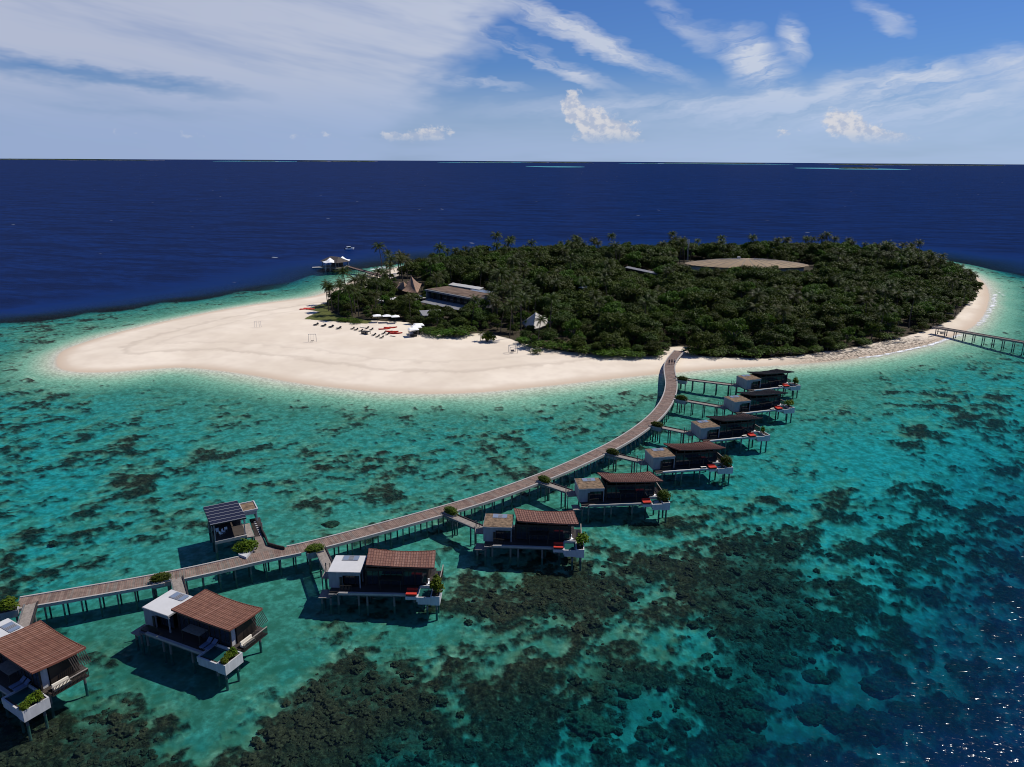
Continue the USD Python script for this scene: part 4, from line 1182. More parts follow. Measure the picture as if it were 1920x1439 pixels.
flat_house('pale_terrace_roof', 'pale flat terrace roof between the shingled tent roof and the restaurant', [(772, 562), (797, 558)], 4.2, 7.0, ('paleconcrete', 'white'))
flat_house('white_terrace_roof', 'small pale roof among the palms left of the restaurant', [(722, 566), (748, 560)], 3.6, 5.0, ('paleconcrete', 'white'))


def peaked_roof(name, label, base, peak, zb, zp, mat, sag=.22, dip=.07, wall='dark', seed=0):
    """a tent like roof with hollow sides, pulled up to a point"""
    c = np.array([G(*p, zb)[:2] for p in base])
    pk = G(*peak, zp)
    o = c.mean(0)
    t = thing(name, label, 'building', (*o, 0))
    n, m = 40, 14
    per = np.vstack([c, c[:1]]) - o
    s = np.linspace(0, len(c), n, endpoint=False)
    ring = np.stack([np.interp(s, np.arange(len(c) + 1), per[:, i]) for i in range(2)], 1)
    frac = np.abs((s % 1) - .5) * 2
    ring = ring * (1 - dip * (1 - frac[:, None] ** 2))
    P = np.array([pk[0] - o[0], pk[1] - o[1]])
    v = []
    for j in range(m + 1):
        k = j / m
        h = zb + (zp - zb) * ((1 - k) ** (1 + sag * 1.6))
        zr = h + (frac ** 3) * .9 * k
        v.append(np.c_[P * (1 - k) + ring * k, np.full(n, h) + (frac ** 3) * .6 * k * k])
    v = np.vstack(v)
    f = []
    for j in range(m):
        for i in range(n):
            a, b = j * n + i, j * n + (i + 1) % n
            f.append([a, a + n, b + n, b])
    top = np.array(v)
    bot = top - [0, 0, .12]
    ff = np.array(f)
    g = MB().add(np.vstack([top, bot]), np.vstack([ff, ff[:, ::-1] + len(top)]))
    obj('roof', g, M[mat], t, smooth=True)
    w = MB()
    q = ring * .78
    for i in range(n):
        a, b = q[i], q[(i + 1) % n]
        w.add([(*a, 1.2), (*b, 1.2), (*b, zb - .1), (*a, zb - .1)], [[0, 1, 2, 3]])
    obj('wall', w, M[wall], t)
    for p in per[:-1] * .96:
        obj('post', MB().tube([(*p, 1.2), (*p, zb)], .12, 6), M['dark'], t)
    return t


peaked_roof('shingled_tent_roof', 'brown shingled tent shaped roof rising among palms by the far shore', [(753, 547), (783, 551), (790, 534), (764, 529)], (771, 518), 4.4, 11.0, 'thatch')
peaked_roof('lower_shingled_roof', 'lower brown shingled roof adjoining the tent shaped roof on its left', [(742, 541), (760, 547), (764, 535), (748, 531)], (756, 527), 4.2, 8.2, 'thatch')
peaked_roof('pale_tent_roof', 'pale canvas tent roof half hidden in trees above the beach', [(976, 608), (1001, 619), (1036, 605), (1010, 594)], (1004, 586), 3.2, 8.4, 'paletent', sag=.0, dip=.03, wall='white')
# the great shallow shell roof in the middle of the forest
oc = G(1399, 495, 9.5)
ow = abs(G(1521, 503, 9.5)[0] - G(1276, 497, 9.5)[0]) / 2
shell = thing('shell_roof_building', 'huge shallow tan oval roof in the middle of the island forest', 'building', (oc[0], oc[1], 0), -.02)
n, m = 72, 10
v = []
for j in range(m + 1):
    k = j / m
    for i in range(n):
        t_ = 2 * math.pi * i / n
        v.append((ow * k * math.cos(t_), 17 * k * math.sin(t_), 9.3 + 3.0 * (1 - k * k)))
f = []
for j in range(m):
    for i in range(n):
        a, b = j * n + i, j * n + (i + 1) % n
        f.append([a, a + n, b + n, b])
v, f = np.array(v), np.array(f)
obj('roof', MB().add(np.vstack([v, v - [0, 0, .4]]), np.vstack([f, f[:, ::-1] + len(v)])), M['dome'], shell, smooth=True)
ring = [(ow * .93 * math.cos(t_), 15.5 * math.sin(t_)) for t_ in np.linspace(0, 2 * math.pi, 48, endpoint=False)]
wl_ = MB()
for i in range(48):
    a, b = ring[i], ring[(i + 1) % 48]
    wl_.add([(*a, 1), (*b, 1), (*b, 9.3), (*a, 9.3)], [[0, 1, 2, 3]])
obj('wall', wl_, M['paleconcrete'], shell)
for k in range(28):
    t_ = 2 * math.pi * k / 28
    q_ = [(ow * j * math.cos(t_), 17 * j * math.sin(t_), 9.3 + 3.0 * (1 - j * j) + .03) for j in (.12, .4, .7, 1.0)]
    sm_ = MB()
    for p, q in zip(q_, q_[1:]):
        sm_.bar(p, q, .22, .16)
    obj('roof_seam', sm_, M['concrete'], shell)
obj('roof_hatch', MB().box(-3.2, -1.6, 7, 8.6, 11.2, 12.4), M['white'], shell)
flat_house('sloping_grey_roof', 'thin sloping grey roof edge showing in the forest left of the tan oval roof', [(1173, 502), (1230, 514)], 8.0, 1.6, ('greyroof', 'dark'))
flat_house('small_white_roof', 'small white roof strip among the treetops in mid forest', [(1087, 539), (1103, 541)], 8.5, 2.2, ('white_cloth', 'dark'))
flat_house('service_building', 'small pale service building in the gap below the tan oval roof', [(1318, 517), (1338, 520)], 6.0, 5.0, ('paleconcrete', 'white'))
mp = G(1288, 492, 8)
mast = thing('radio_mast', 'thin lattice mast with white antennas rising from the forest', 'mast', (mp[0], mp[1], 0))
lg = MB()
for k in range(3):
    a = k * 2.094
    lg.tube([(.5 * math.cos(a), .5 * math.sin(a), 1), (.25 * math.cos(a), .25 * math.sin(a), 21)], .06, 5)
for k in range(14):
    a, z_ = k * 2.094, 1 + k * 1.4
    lg.bar((.45 * math.cos(a), .45 * math.sin(a), z_), (.42 * math.cos(a + 2.094), .42 * math.sin(a + 2.094), z_ + 1.4), .05)
obj('lattice', lg, M['metal'], mast, kind='stuff')
for k in range(3):
    a = k * 2.094 + .4
    obj('antenna', MB().box(.5 * math.cos(a) - .15, .5 * math.cos(a) + .15, .5 * math.sin(a) - .15, .5 * math.sin(a) + .15, 18.4, 21.0), M['white'], mast)

# pier to the far reef, with its pavilion and a boat
pa, pb_ = G(652, 500, 2.2)[:2], G(722, 520, 2.2)[:2]
d = pb_ - pa
Ln = float(np.hypot(*d))
pier = thing('far_pier', 'dark timber pier on posts from the palms to the far reef pavilion', 'pier', (*pa, 0), math.atan2(d[1], d[0]))
bd = MB()
for k in range(int(Ln / .5)):
    bd.box(k * .5, k * .5 + .46, -1.3, 1.3, 2.1, 2.2)
obj('boards', bd, M['deck3'], pier, kind='stuff')
for sy in (-1.45, 1.45):
    obj('edge_beam', MB().box(0, Ln, sy - .15, sy + .15, 1.9, 2.45), M['dark'], pier)
for k in range(int(Ln / 3.2)):
    for sy in (-1, 1):
        obj('post', MB().tube([(k * 3.2 + 1, sy, -4), (k * 3.2 + 1, sy, 2.08)], .16, 6), M['dark'], pier)
pc = G(628, 499.5, 2.2)
prz2 = math.atan2(d[1], d[0]) + .35
far_pav = thing('reef_pavilion', 'dark hipped roof pavilion on stilts at the end of the far pier', 'pavilion', (pc[0], pc[1], 0), prz2)
obj('deck', MB().box(-8, 8, -6, 6, 1.9, 2.25), M['greywood'], far_pav)
obj('roof', MB().hexa([(-7.5, -5.5, 5.2), (7.5, -5.5, 5.2), (7.5, 5.5, 5.2), (-7.5, 5.5, 5.2)], [(-3.5, -.3, 8.0), (3.5, -.3, 8.0), (3.5, .3, 8.0), (-3.5, .3, 8.0)]), M['darkthatch'], far_pav)
for sx in (-6, -2, 2, 6):
    for sy in (-4.5, 0, 4.5):
        obj('post', MB().tube([(sx, sy, -6), (sx, sy, 1.9)], .2, 6), M['dark'], far_pav)
        if abs(sx) == 6 or sy:
            obj('column', MB().bar((sx, sy, 2.25), (sx, sy, 5.2), .2), M['dark'], far_pav)
obj('counter', MB().box(-4, 3, 1, 3.5, 2.25, 4.6), M['dark'], far_pav)
for k, (qx, qy) in enumerate([(612, 497), (636, 494)]):
    q = G(qx, qy - 1, 5.2)
    sl = thing('sail_canopy', f'white peaked sail canopy at the {"left" if k == 0 else "right"} behind the reef pavilion roof', 'canopy', (q[0], q[1] + 9, 0), .3)
    nn, v, f = 6, [(0, 0, 8.0)], []
    for i in range(24):
        t_ = i * 2 * math.pi / 24
        rr = 4.6 * (1 - .18 * math.sin(2 * t_) ** 2)
        v += [(rr * .45 * math.cos(t_), rr * .45 * math.sin(t_), 6.3), (rr * math.cos(t_), rr * math.sin(t_), 5.4 + .3 * math.cos(4 * t_))]
    for i in range(24):
        a, b = 1 + 2 * i, 1 + 2 * ((i + 1) % 24)
        f += [[0, a, b], [a, a + 1, b + 1], [a, b + 1, b]]
    obj('sail', MB().add(v, f), M['white_cloth'], sl, smooth=True)
    for t_ in (.785, 2.356, 3.927, 5.498):
        obj('pole', MB().tube([(4.3 * math.cos(t_), 4.3 * math.sin(t_), -4), (4.3 * math.cos(t_), 4.3 * math.sin(t_), 5.4)], .1, 5), M['white'], sl)
    obj('mast', MB().tube([(0, 0, -4), (0, 0, 7.9)], .12, 5), M['white'], sl)
q = G(596, 501, .6)
ft = thing('floating_dock', 'small pale floating dock left of the reef pavilion', 'dock', (q[0], q[1], 0), .3)
obj('deck', MB().box(-3.6, 3.6, -1.3, 1.3, .25, .55), M['paleconcrete'], ft)
obj('float', MB().box(-3.4, 3.4, -1.1, 1.1, -.3, .248), M['dark'], ft)
q = G(655, 468, 0)
bt = thing('motor_boat', 'small white motor boat moored on the deep blue water behind the pavilion', 'boat', (q[0], q[1], 0), .5)
prof = [(-3.2, 1.15), (-1.0, 1.3), (1.2, 1.15), (2.6, .65), (3.6, .02)]
up_ = [(x, w) for x, w in prof] + [(x, -w) for x, w in prof[::-1]]
hull = MB()
nb = len(up_)
hull.add([(x, w, 1.0 + .12 * max(0, x)) for x, w in up_] + [(x * .94, w * .7, -.2) for x, w in up_], [[i, i + nb, (i + 1) % nb + nb, (i + 1) % nb] for i in range(nb)])
dk = trimesh.creation.extrude_polygon(sg.Polygon([(x, w * .97) for x, w in up_]), .05, engine='earcut')
dk.apply_translation([0, 0, .86])
hull.mesh(dk)
obj('hull', hull, M['boat'], bt)
obj('cabin', MB().hexa([(-1.4, -.8, .92), (1.2, -.75, .92), (1.2, .75, .92), (-1.4, .8, .92)], [(-1.2, -.7, 1.9), (.5, -.65, 1.9), (.5, .65, 1.9), (-1.2, .7, 1.9)]), M['glassdark'], bt)
obj('hard_top', MB().box(-2.2, .9, -.95, .95, 2.15, 2.27), M['boat'], bt)
for sx in (-2.0, .6):
    for sy in (-.85, .85):
        obj('strut', MB().bar((sx, sy, .9), (sx, sy, 2.15), .06), M['metal'], bt)
obj('outboard_motor', MB().box(-3.75, -3.25, -.25, .25, -.1, 1.2), M['black'], bt)

# the second jetty, at the right edge
ja, jb_ = G(1750, 613, 3.0)[:2], G(1990, 654, 3.0)[:2]
d = jb_ - ja
Ln = float(np.hypot(*d))
j2 = thing('right_jetty', 'straight timber jetty on tall posts leaving the forest at the right edge', 'jetty', (*ja, 0), math.atan2(d[1], d[0]))
bd = MB()
for k in range(int(Ln / .3)):
    bd.box(k * .3, k * .3 + .27, -1.1, 1.1, 2.9, 3.0)
obj('boards', bd, M['deck2'], j2, kind='stuff')
for sy in (-1.25, 1.25):
    obj('edge_beam', MB().box(0, Ln, sy - .13, sy + .13, 2.6, 3.22), M['greywood'], j2)
for k in range(int(Ln / 3.4)):
    for sy in (-.9, .9):
        obj('post', MB().tube([(k * 3.4 + 1.5, sy, -3), (k * 3.4 + 1.5, sy, 2.88)], .16, 6), M['post'], j2)
    obj('cross_beam', MB().box(k * 3.4 + 1.35, k * 3.4 + 1.65, -1.1, 1.1, 2.58, 2.88), M['greywood'], j2)

# ------------------------------------------------------------------ on the beach
def ground_z(x, y):
    return max(bed_z(x, y), 0.0)


def on_sand(px, py):
    p = G(px, py, 1.4)
    p = G(px, py, ground_z(p[0], p[1]))
    return np.array([p[0], p[1], ground_z(p[0], p[1])])


Z7 = lambda x, y: (560 + x / 7.385, 560 + y / 7.385)
SEATS = [(240, 372), (345, 387), (450, 402), (555, 422)]
for k, (x_, y_) in enumerate(SEATS):
    copy(dark_lounger, 'double_lounger', f'dark beach lounger of the four facing the grass, {ORD[k]} from the left', 'lounger', on_sand(*Z7(x_, y_)), -.9, (2.2, 1.0, 1.2))
ROW = [(745, 428), (795, 442), (860, 458), (1040, 514), (1095, 534), (1150, 550)]
for k, (x_, y_) in enumerate(ROW):
    copy(dark_lounger, 'beach_lounger', f'dark lounger in the front row on the open sand, {ORD[k]} from the left', 'lounger', on_sand(*Z7(x_, y_)), -.7, (1.15, .95, 1.1))
for k, (x_, y_) in enumerate([(945, 420), (1005, 440), (1175, 492), (1230, 503)]):
    copy(dark_lounger, 'beach_lounger', f'dark lounger in the rear row near the red cloths, {ORD[k]} from the left', 'lounger', on_sand(*Z7(x_, y_)), -.6, (1.15, .95, 1.1))
for k, (x_, y_, w) in enumerate([(885, 405, 'left of the rear dark loungers'), (1305, 524, 'right of the rear dark loungers')]):
    copy(pale_lounger, 'low_lounger', f'low flat lounger lying on the sand {w}', 'lounger', on_sand(*Z7(x_, y_)), 1.0, (1.2, 1.3, .7))
p = on_sand(*Z7(928, 492))
t = thing('beach_bar_table', 'dark square table block in the middle of the front lounger row', 'table', p, -.5)
obj('top', MB().box(-1.6, 1.6, -1.0, 1.0, .95, 1.05), M['black'], t)
for k in range(5):
    obj('board', MB().box(-1.5 + k * .62, -1.0 + k * .62, -.95, -.85, .05, .94), M['black'], t)
for sx in (-1.4, 1.4):
    for sy in (-.8, .8):
        obj('leg', MB().box(sx - .07, sx + .07, sy - .07, sy + .07, 0, .948), M['black'], t)
for k, (x_, y_, rz_, w) in enumerate([(1190, 428, .5, 'longest, upper left'), (1268, 410, .2, 'upper right'), (1288, 466, -.1, 'lower left'), (1338, 488, .1, 'lower right')]):
    p = on_sand(*Z7(x_, y_))
    m = thing('red_kayak', f'red kayak lying on the sand by the umbrellas, the {w} one', 'kayak', p, rz_)
    n_, v, f = 9, [], []
    for i in range(n_):
        u = i / (n_ - 1) * 2 - 1
        w_, hgt = .48 * (1 - abs(u) ** 2.4) + .03, .16 + .16 * u * u
        v += [(u * 2.6, -w_, .22 + hgt), (u * 2.6, -w_ * .55, .02 + .14 * u * u), (u * 2.6, w_ * .55, .02 + .14 * u * u), (u * 2.6, w_, .22 + hgt), (u * 2.6, 0, .30 + hgt)]
    for i in range(n_ - 1):
        for j in range(5):
            a, b = i * 5 + j, i * 5 + (j + 1) % 5
            f.append([a, b, b + 5, a + 5])
    obj('hull', MB().add(v, f), M['red'], m, smooth=30)
    obj('seat', MB().box(-.5, .3, -.26, .26, .35, .50), M['black'], m)
for k, (px, py) in enumerate([(568, 580.5), (575, 579), (582, 580.5)]):
    p = on_sand(px, py)
    m = thing('red_beach_mat', f'red mat spread on the sand by the grassy point, {ORD[k]} from the left', 'mat', p, .2 - k * .1)
    obj('cloth', MB().box(-1.5, 1.5, -1.0, 1.0, .12, .24), M['red'], m)
    obj('roll', MB().tube([(1.42, -1.0, .34), (1.42, 1.0, .34)], .13, 7), M['red'], m)


def parasol(k, px, py, size, word):
    p = on_sand(px, py)
    u = thing('beach_umbrella', f'white square beach umbrella at the forest edge, {word} of three', 'umbrella', p, .25)
    s = size / 2
    v = [(0, 0, 3.35)] + [(sx * s, sy * s, 2.7) for sx, sy in ((-1, -1), (1, -1), (1, 1), (-1, 1))]
    v += [(a, b, c - .07) for a, b, c in v]
    obj('canopy', MB().add(v, [[0, 1, 2], [0, 2, 3], [0, 3, 4], [0, 4, 1], [5, 7, 6], [5, 8, 7], [5, 9, 8], [5, 6, 9], [1, 6, 7], [1, 7, 2], [2, 7, 8], [2, 8, 3], [3, 8, 9], [3, 9, 4], [4, 9, 6], [4, 6, 1]]), M['white_cloth'], u)
    obj('pole', MB().tube([(0, 0, 0), (0, 0, 3.26)], .05, 6), M['dark'], u)
    for sx, sy in ((-1, -1), (1, -1), (1, 1), (-1, 1)):
        obj('rib', MB().bar((0, 0, 3.22), (sx * s * .96, sy * s * .96, 2.6), .04), M['dark'], u)
    obj('base', MB().box(-.4, .4, -.4, .4, 0, .12), M['concrete'], u)


for k, (px, py, w) in enumerate([(707, 604.5, 'left'), (725, 605, 'middle'), (741, 606, 'right')]):
    parasol(k, px, py, 3.3, w)
for k, (px, py, w) in enumerate([(775, 631, 'nearest'), (780.5, 626.5, 'middle'), (785, 622.5, 'farthest')]):
    p = on_sand(px, py)
    u = thing('beach_cabana', f'white flat topped beach cabana on dark posts, {w} of the three', 'cabana', p, .3)
    v = [(-1.9, -1.9, 2.7), (1.9, -1.9, 2.7), (1.9, 1.9, 2.7), (-1.9, 1.9, 2.7)]
    obj('canopy', MB().hexa(v, [(-1.4, -1.4, 3.05), (1.4, -1.4, 3.05), (1.4, 1.4, 3.05), (-1.4, 1.4, 3.05)]), M['white_cloth'], u)
    for sx in (-1.7, 1.7):
        for sy in (-1.7, 1.7):
            obj('post', MB().bar((sx, sy, 0), (sx, sy, 2.7), .12), M['greywood'], u)
    obj('daybed', MB().box(-1.2, 1.2, -1.1, 1.1, .15, .55), M['black'], u)
p = on_sand(585.5, 641)
s = thing('beach_swing', 'thin square frame with a hanging swing seat on the open sand', 'swing', p, .1)
obj('frame', MB().bar((-1.35, 0, 0), (-1.35, 0, 2.75), .11).bar((1.35, 0, 0), (1.35, 0, 2.75), .11).bar((-1.4, 0, 2.8), (1.4, 0, 2.8), .11), M['metal'], s)
obj('seat', MB().box(-.55, .55, -.25, .25, .45, .53), M['black'], s)
for sx in (-.5, .5):
    obj('rope', MB().tube([(sx, 0, .53), (sx, 0, 2.75)], .02, 5), M['metal'], s)
for k, (px, py) in enumerate([(479, 614), (487.5, 614)]):
    p = on_sand(px, py)
    s = thing('net_post', f'thin pale {"left" if k == 0 else "right"} net post frame standing on the wide sand spit', 'post', p, .6)
    obj('pole', MB().tube([(-.35, 0, 0), (-.35, 0, 2.4)], .05, 6), M['white'], s)
    obj('pole', MB().tube([(.35, 0, 0), (.35, 0, 2.4)], .05, 6), M['white'], s)
    obj('bar', MB().tube([(-.35, 0, 2.38), (.35, 0, 2.38)], .05, 6), M['white'], s)
p = on_sand(961, 662)
s = thing('swing_shelter', 'small open frame shelter with a hanging seat on the sand by the round bush', 'shelter', p, .3)
for sx in (-1.3, 1.3):
    for sy in (-1.0, 1.0):
        obj('post', MB().bar((sx, sy, 0), (sx, sy, 2.3), .12), M['metal'], s)
for sx in (-1.3, 1.3):
    obj('rafter', MB().bar((sx, -1.0, 2.3), (sx, 0, 2.85), .1).bar((sx, 0, 2.85), (sx, 1.0, 2.3), .1), M['metal'], s)
obj('ridge', MB().bar((-1.3, 0, 2.85), (1.3, 0, 2.85), .1), M['metal'], s)
obj('side_rail', MB().bar((-1.3, -1, 2.3), (1.3, -1, 2.3), .1), M['metal'], s)
obj('side_rail', MB().bar((-1.3, 1, 2.3), (1.3, 1, 2.3), .1), M['metal'], s)
obj('seat', MB().box(-.6, .6, -.3, .3, .5, .6), M['dark'], s)
obj('seat_back', MB().box(-.6, .6, .22, .3, .601, 1.1), M['greywood'], s)

# ------------------------------------------------------------------ trees and palms
BR = {}


def make_tree(name, seed, w, h, n, leaf, mat):
    r = np.random.default_rng(seed)
    p = proto(name)
    q = str(p.GetPath())
    bl = [(0, 0, h * .66, w * .30, w * .30, h * .26)]
    for k in range(9):
        a = k * 2.4 + r.uniform(-.4, .4)
        d_ = w * r.uniform(.14, .36)
        s_ = w * r.uniform(.15, .25)
        bl.append((d_ * math.cos(a), d_ * math.sin(a), h * r.uniform(.52, .84), s_, s_, s_ * r.uniform(.6, .85)))
    for k in range(5):
        a = k * 1.257 + r.uniform(-.3, .3)
        bl.append((w * .36 * math.cos(a), w * .36 * math.sin(a), h * r.uniform(.28, .45), w * .16, w * .16, h * .14))
    v, f = leaf_cloud(bl, n, leaf, seed, up=.35)
    usdkit.mesh(stage, q + '/crown', (v, f), mat)
    m = MB()
    m.tube([(0, 0, -.3), (.1, .05, h * .25), (.05, -.1, h * .5)], [.26, .2, .14], 7)
    for b in bl[1:8]:
        m.tube([(.05, 0, h * .3), (b[0] * .6, b[1] * .6, (h * .3 + b[2]) / 2), (b[0], b[1], b[2])], [.13, .08, .03], 5)
    usdkit.mesh(stage, q + '/trunk', m.get(), M['trunk'])
    return p


trees = [make_tree('broadleaf_0', 60, 9.0, 9.0, 2600, .34, M['leafA']), make_tree('broadleaf_1', 61, 8.0, 8.0, 2400, .32, M['leafA']), make_tree('broadleaf_2', 62, 9.5, 8.4, 2700, .36, M['leafB']),
         make_tree('broadleaf_3', 63, 7.5, 9.4, 2300, .32, M['leafC']), make_tree('broadleaf_4', 64, 10.0, 9.6, 2800, .38, M['leafB'])]


def make_palm(name, seed, h, lean, n, mat, single):
    r = np.random.default_rng(seed)
    p = proto(name)
    q = str(p.GetPath())
    t = np.linspace(0, 1, 9)
    pts = np.c_[lean * t ** 1.8, .25 * np.sin(t * 3), h * t]
    usdkit.mesh(stage, q + '/trunk', MB().tube(pts, np.linspace(.24, .13, 9), 7).get(), M['palmtrunk'])
    top = pts[-1]
    allm = MB()
    for k in range(n):
        a = k * 2.39996 + r.uniform(-.2, .2)
        el0 = math.radians(np.interp(k, [0, n * .35, n * .75, n], [75, 38, 8, -30]) + r.uniform(-8, 8))
        Lf = r.uniform(3.2, 4.3)
        s = 9
        c, z_ = np.zeros(s), np.zeros(s)
        e_ = el0
        for i in range(1, s):
            c[i] = c[i - 1] + Lf / (s - 1) * math.cos(e_)
            z_[i] = z_[i - 1] + Lf / (s - 1) * math.sin(e_)
            e_ -= math.radians(np.interp(i, [1, s], [5, 17]))
        dirv, side = np.array([math.cos(a), math.sin(a), 0]), np.array([-math.sin(a), math.cos(a), 0])
        ax = top + c[:, None] * dirv + z_[:, None] * [0, 0, 1]
        fm = MB()
        w_ = .05
        for i in range(s - 1):
            fm.add([ax[i] - side * w_, ax[i] + side * w_, ax[i + 1] + side * w_ * .8, ax[i + 1] - side * w_ * .8], [[0, 1, 2, 3]])
        for i in range(13):
            u = (i + 1.2) / 14
            b = np.array([np.interp(u * (s - 1), np.arange(s), ax[:, j]) for j in range(3)])
            g = np.array([np.interp(min(u + .05, 1) * (s - 1), np.arange(s), ax[:, j]) for j in range(3)]) - b
            g /= np.linalg.norm(g)
            ll = 1.15 * math.sin(math.pi * min(.97, .12 + u * .86)) ** .6 + .1
            for sg_ in (-1, 1):
                tip = b + (side * sg_ * .8 + g * .55 + np.array([0, 0, -.42 - .2 * r.random()])) * ll
                fm.add([b - g * .10, b + g * .12, tip], [[0, 1, 2]])
        if single:
            usdkit.mesh(stage, f'{q}/frond' + (f'_{k:03d}' if k else ''), fm.get(), mat)
        else:
            allm.add(*fm.get())
    if not single:
        usdkit.mesh(stage, q + '/crown', allm.get(), mat)
    if seed % 2:
        m = MB()
        for k in range(6):
            a = k * 1.05
            s_ = trimesh.creation.icosphere(1, .13)
            s_.apply_translation(top + [.25 * math.cos(a), .25 * math.sin(a), -.25])
            m.mesh(s_)
        usdkit.mesh(stage, q + '/coconuts', m.get(), M['dark'])
    return p


palms = [make_palm('palm_0', 70, 11, .8, 22, M['leafpalm'], False), make_palm('palm_1', 71, 12.5, 1.6, 24, M['leafpalm'], False), make_palm('palm_2', 72, 9.5, .4, 20, M['leafpalm2'], False), make_palm('palm_3', 73, 13.5, 1.0, 24, M['leafpalm'], False)]
lone = [make_palm('palm_lone_0', 80, 12, 1.2, 22, M['leafpalm'], True), make_palm('palm_lone_1', 81, 10, .7, 20, M['leafpalm2'], True), make_palm('palm_lone_2', 82, 13, 1.8, 24, M['leafpalm'], True)]

# places kept free of trees
def rect(p0, p1, depth, pad=1.5, front=0.0):
    d_ = (p1 - p0) / np.hypot(*(p1 - p0))
    n_ = np.array([-d_[1], d_[0]])
    return sg.Polygon([p0 - d_ * pad - n_ * (pad + front), p1 + d_ * pad - n_ * (pad + front), p1 + d_ * pad + n_ * (depth + pad), p0 - d_ * pad + n_ * (depth + pad)])


free = [rect(A0, A1, Dp, 1.5, 9.0), rect(G(842, 534, 8.6)[:2], G(898, 543, 8.6)[:2], 5, 1), rect(G(872, 547, 7.6)[:2], G(903, 553, 7.6)[:2], 7, 1.5), rect(G(794, 592, 4.6)[:2], G(832, 590, 4.6)[:2], 8, 1.5, 3),
        sg.Point(G(770, 537, 4)[:2]).buffer(10), sg.Point(G(754, 538, 4)[:2]).buffer(6), sg.Polygon(P2([(984, 618), (1013, 620), (1030, 600), (1000, 597)], 4)).buffer(2.0),
        sg.Polygon([(oc[0] + (ow + 3) * math.cos(t_), oc[1] + 18.5 * math.sin(t_)) for t_ in np.linspace(0, 6.28, 40)]), rect(G(1174, 503, 8)[:2], G(1229, 514, 8)[:2], 4, 0, 4), sg.Point(G(1328, 519, 6)[:2]).buffer(6),
        sg.LineString(P2([(1256, 690), (1273, 655), (1282, 650)], 2)).buffer(3.2), sg.Polygon(P2([(690, 600), (760, 603), (765, 613), (690, 610)], 1.5)), rect(G(772, 562, 4.2)[:2], G(797, 558, 4.2)[:2], 7, 1, 5),
        rect(G(722, 566, 3.6)[:2], G(748, 560, 3.6)[:2], 5, .5, 4), rect(G(1087, 539, 8.5)[:2], G(1103, 541, 8.5)[:2], 2, .5, 3)]
for q in free:
    shapely.prepare(q)
# clearings: things that can be seen from the air have no tall tree between them and the lagoon
SEEN = [([(796, 540), (835, 531), (906, 546), (906, 561), (862, 566), (838, 577), (800, 575)], 330), ([(838, 528), (906, 538), (906, 557), (880, 557)], 400), ([(744, 514), (790, 514), (790, 553), (744, 553)], 420), ([(790, 583), (838, 581), (838, 603), (790, 604)], 280),
        ([(978, 580), (1034, 580), (1034, 608), (984, 612)], 275), ([(1272, 484), (1526, 484), (1526, 508), (1482, 508), (1476, 494), (1452, 492), (1446, 500), (1400, 498), (1394, 492), (1330, 491), (1318, 502), (1272, 500)], 520), ([(1172, 500), (1232, 511), (1232, 516), (1172, 507)], 460),
        ([(1085, 536), (1105, 538), (1105, 543), (1085, 541)], 330), ([(600, 478), (715, 498), (712, 519), (600, 512)], 520), ([(718, 558), (752, 553), (798, 552), (798, 566), (752, 570)], 330), ([(1314, 512), (1342, 514), (1342, 523), (1314, 522)], 400)]
SEEN = [(sg.Polygon(p), d) for p, d in SEEN]


def picture_of(p):
    q = np.asarray(p) - [0, 0, CAM_H]
    d = q @ fw
    return np.c_[959.5 + FPX * (q @ ri) / d, 719.5 - FPX * (q @ up) / d]


def hides(x_, y_, h, w):
    q = picture_of([(x_ + a * w, y_, 1.5 + b * h) for a in (-.42, 0, .42) for b in (.35, .6, .8, .97)])
    dist = math.hypot(x_, y_)
    return any(dist < far and shapely.contains_xy(p, q[:, 0], q[:, 1]).any() for p, far in SEEN)


grove = sg.Polygon(P2([(600, 590), (640, 606), (700, 606), (790, 628), (880, 634), (960, 640), (1010, 600), (960, 560), (880, 545), (800, 535), (760, 520), (700, 520), (640, 545), (610, 570)], 1.5))
shapely.prepare(grove)
r = np.random.default_rng(99)
minx, miny, maxx, maxy = trees_poly.bounds
cand = np.c_[r.uniform(minx, maxx, 60000), r.uniform(miny, maxy, 60000)]
td = trees_chart(cand)[:, 0]
ok = td > .6
for q in free:
    ok &= ~shapely.contains_xy(q, cand[:, 0], cand[:, 1])
cand, td = cand[ok], td[ok]
ing = shapely.contains_xy(grove, cand[:, 0], cand[:, 1])
cell, spots, GAP = {}, [], 4.7
for (x_, y_), t_, g_ in zip(cand, td, ing):
    k = (int(x_ // GAP), int(y_ // GAP))
    if all((x_ - a) ** 2 + (y_ - b) ** 2 > (13 if g_ else GAP * GAP) for i in (-1, 0, 1) for j in (-1, 0, 1) for a, b in cell.get((k[0] + i, k[1] + j), [])):
        cell.setdefault(k, []).append((x_, y_))
        palm = r.random() < (.46 if g_ else .11)
        spots.append((x_, y_, t_, palm, r.random(), r.random(), g_))
spots.sort(key=lambda s: math.hypot(s[0], s[1]))
in_view = lambda x_, y_: abs(math.degrees(math.atan2(x_, y_))) < 36
nb, np_, rest = 0, 0, []
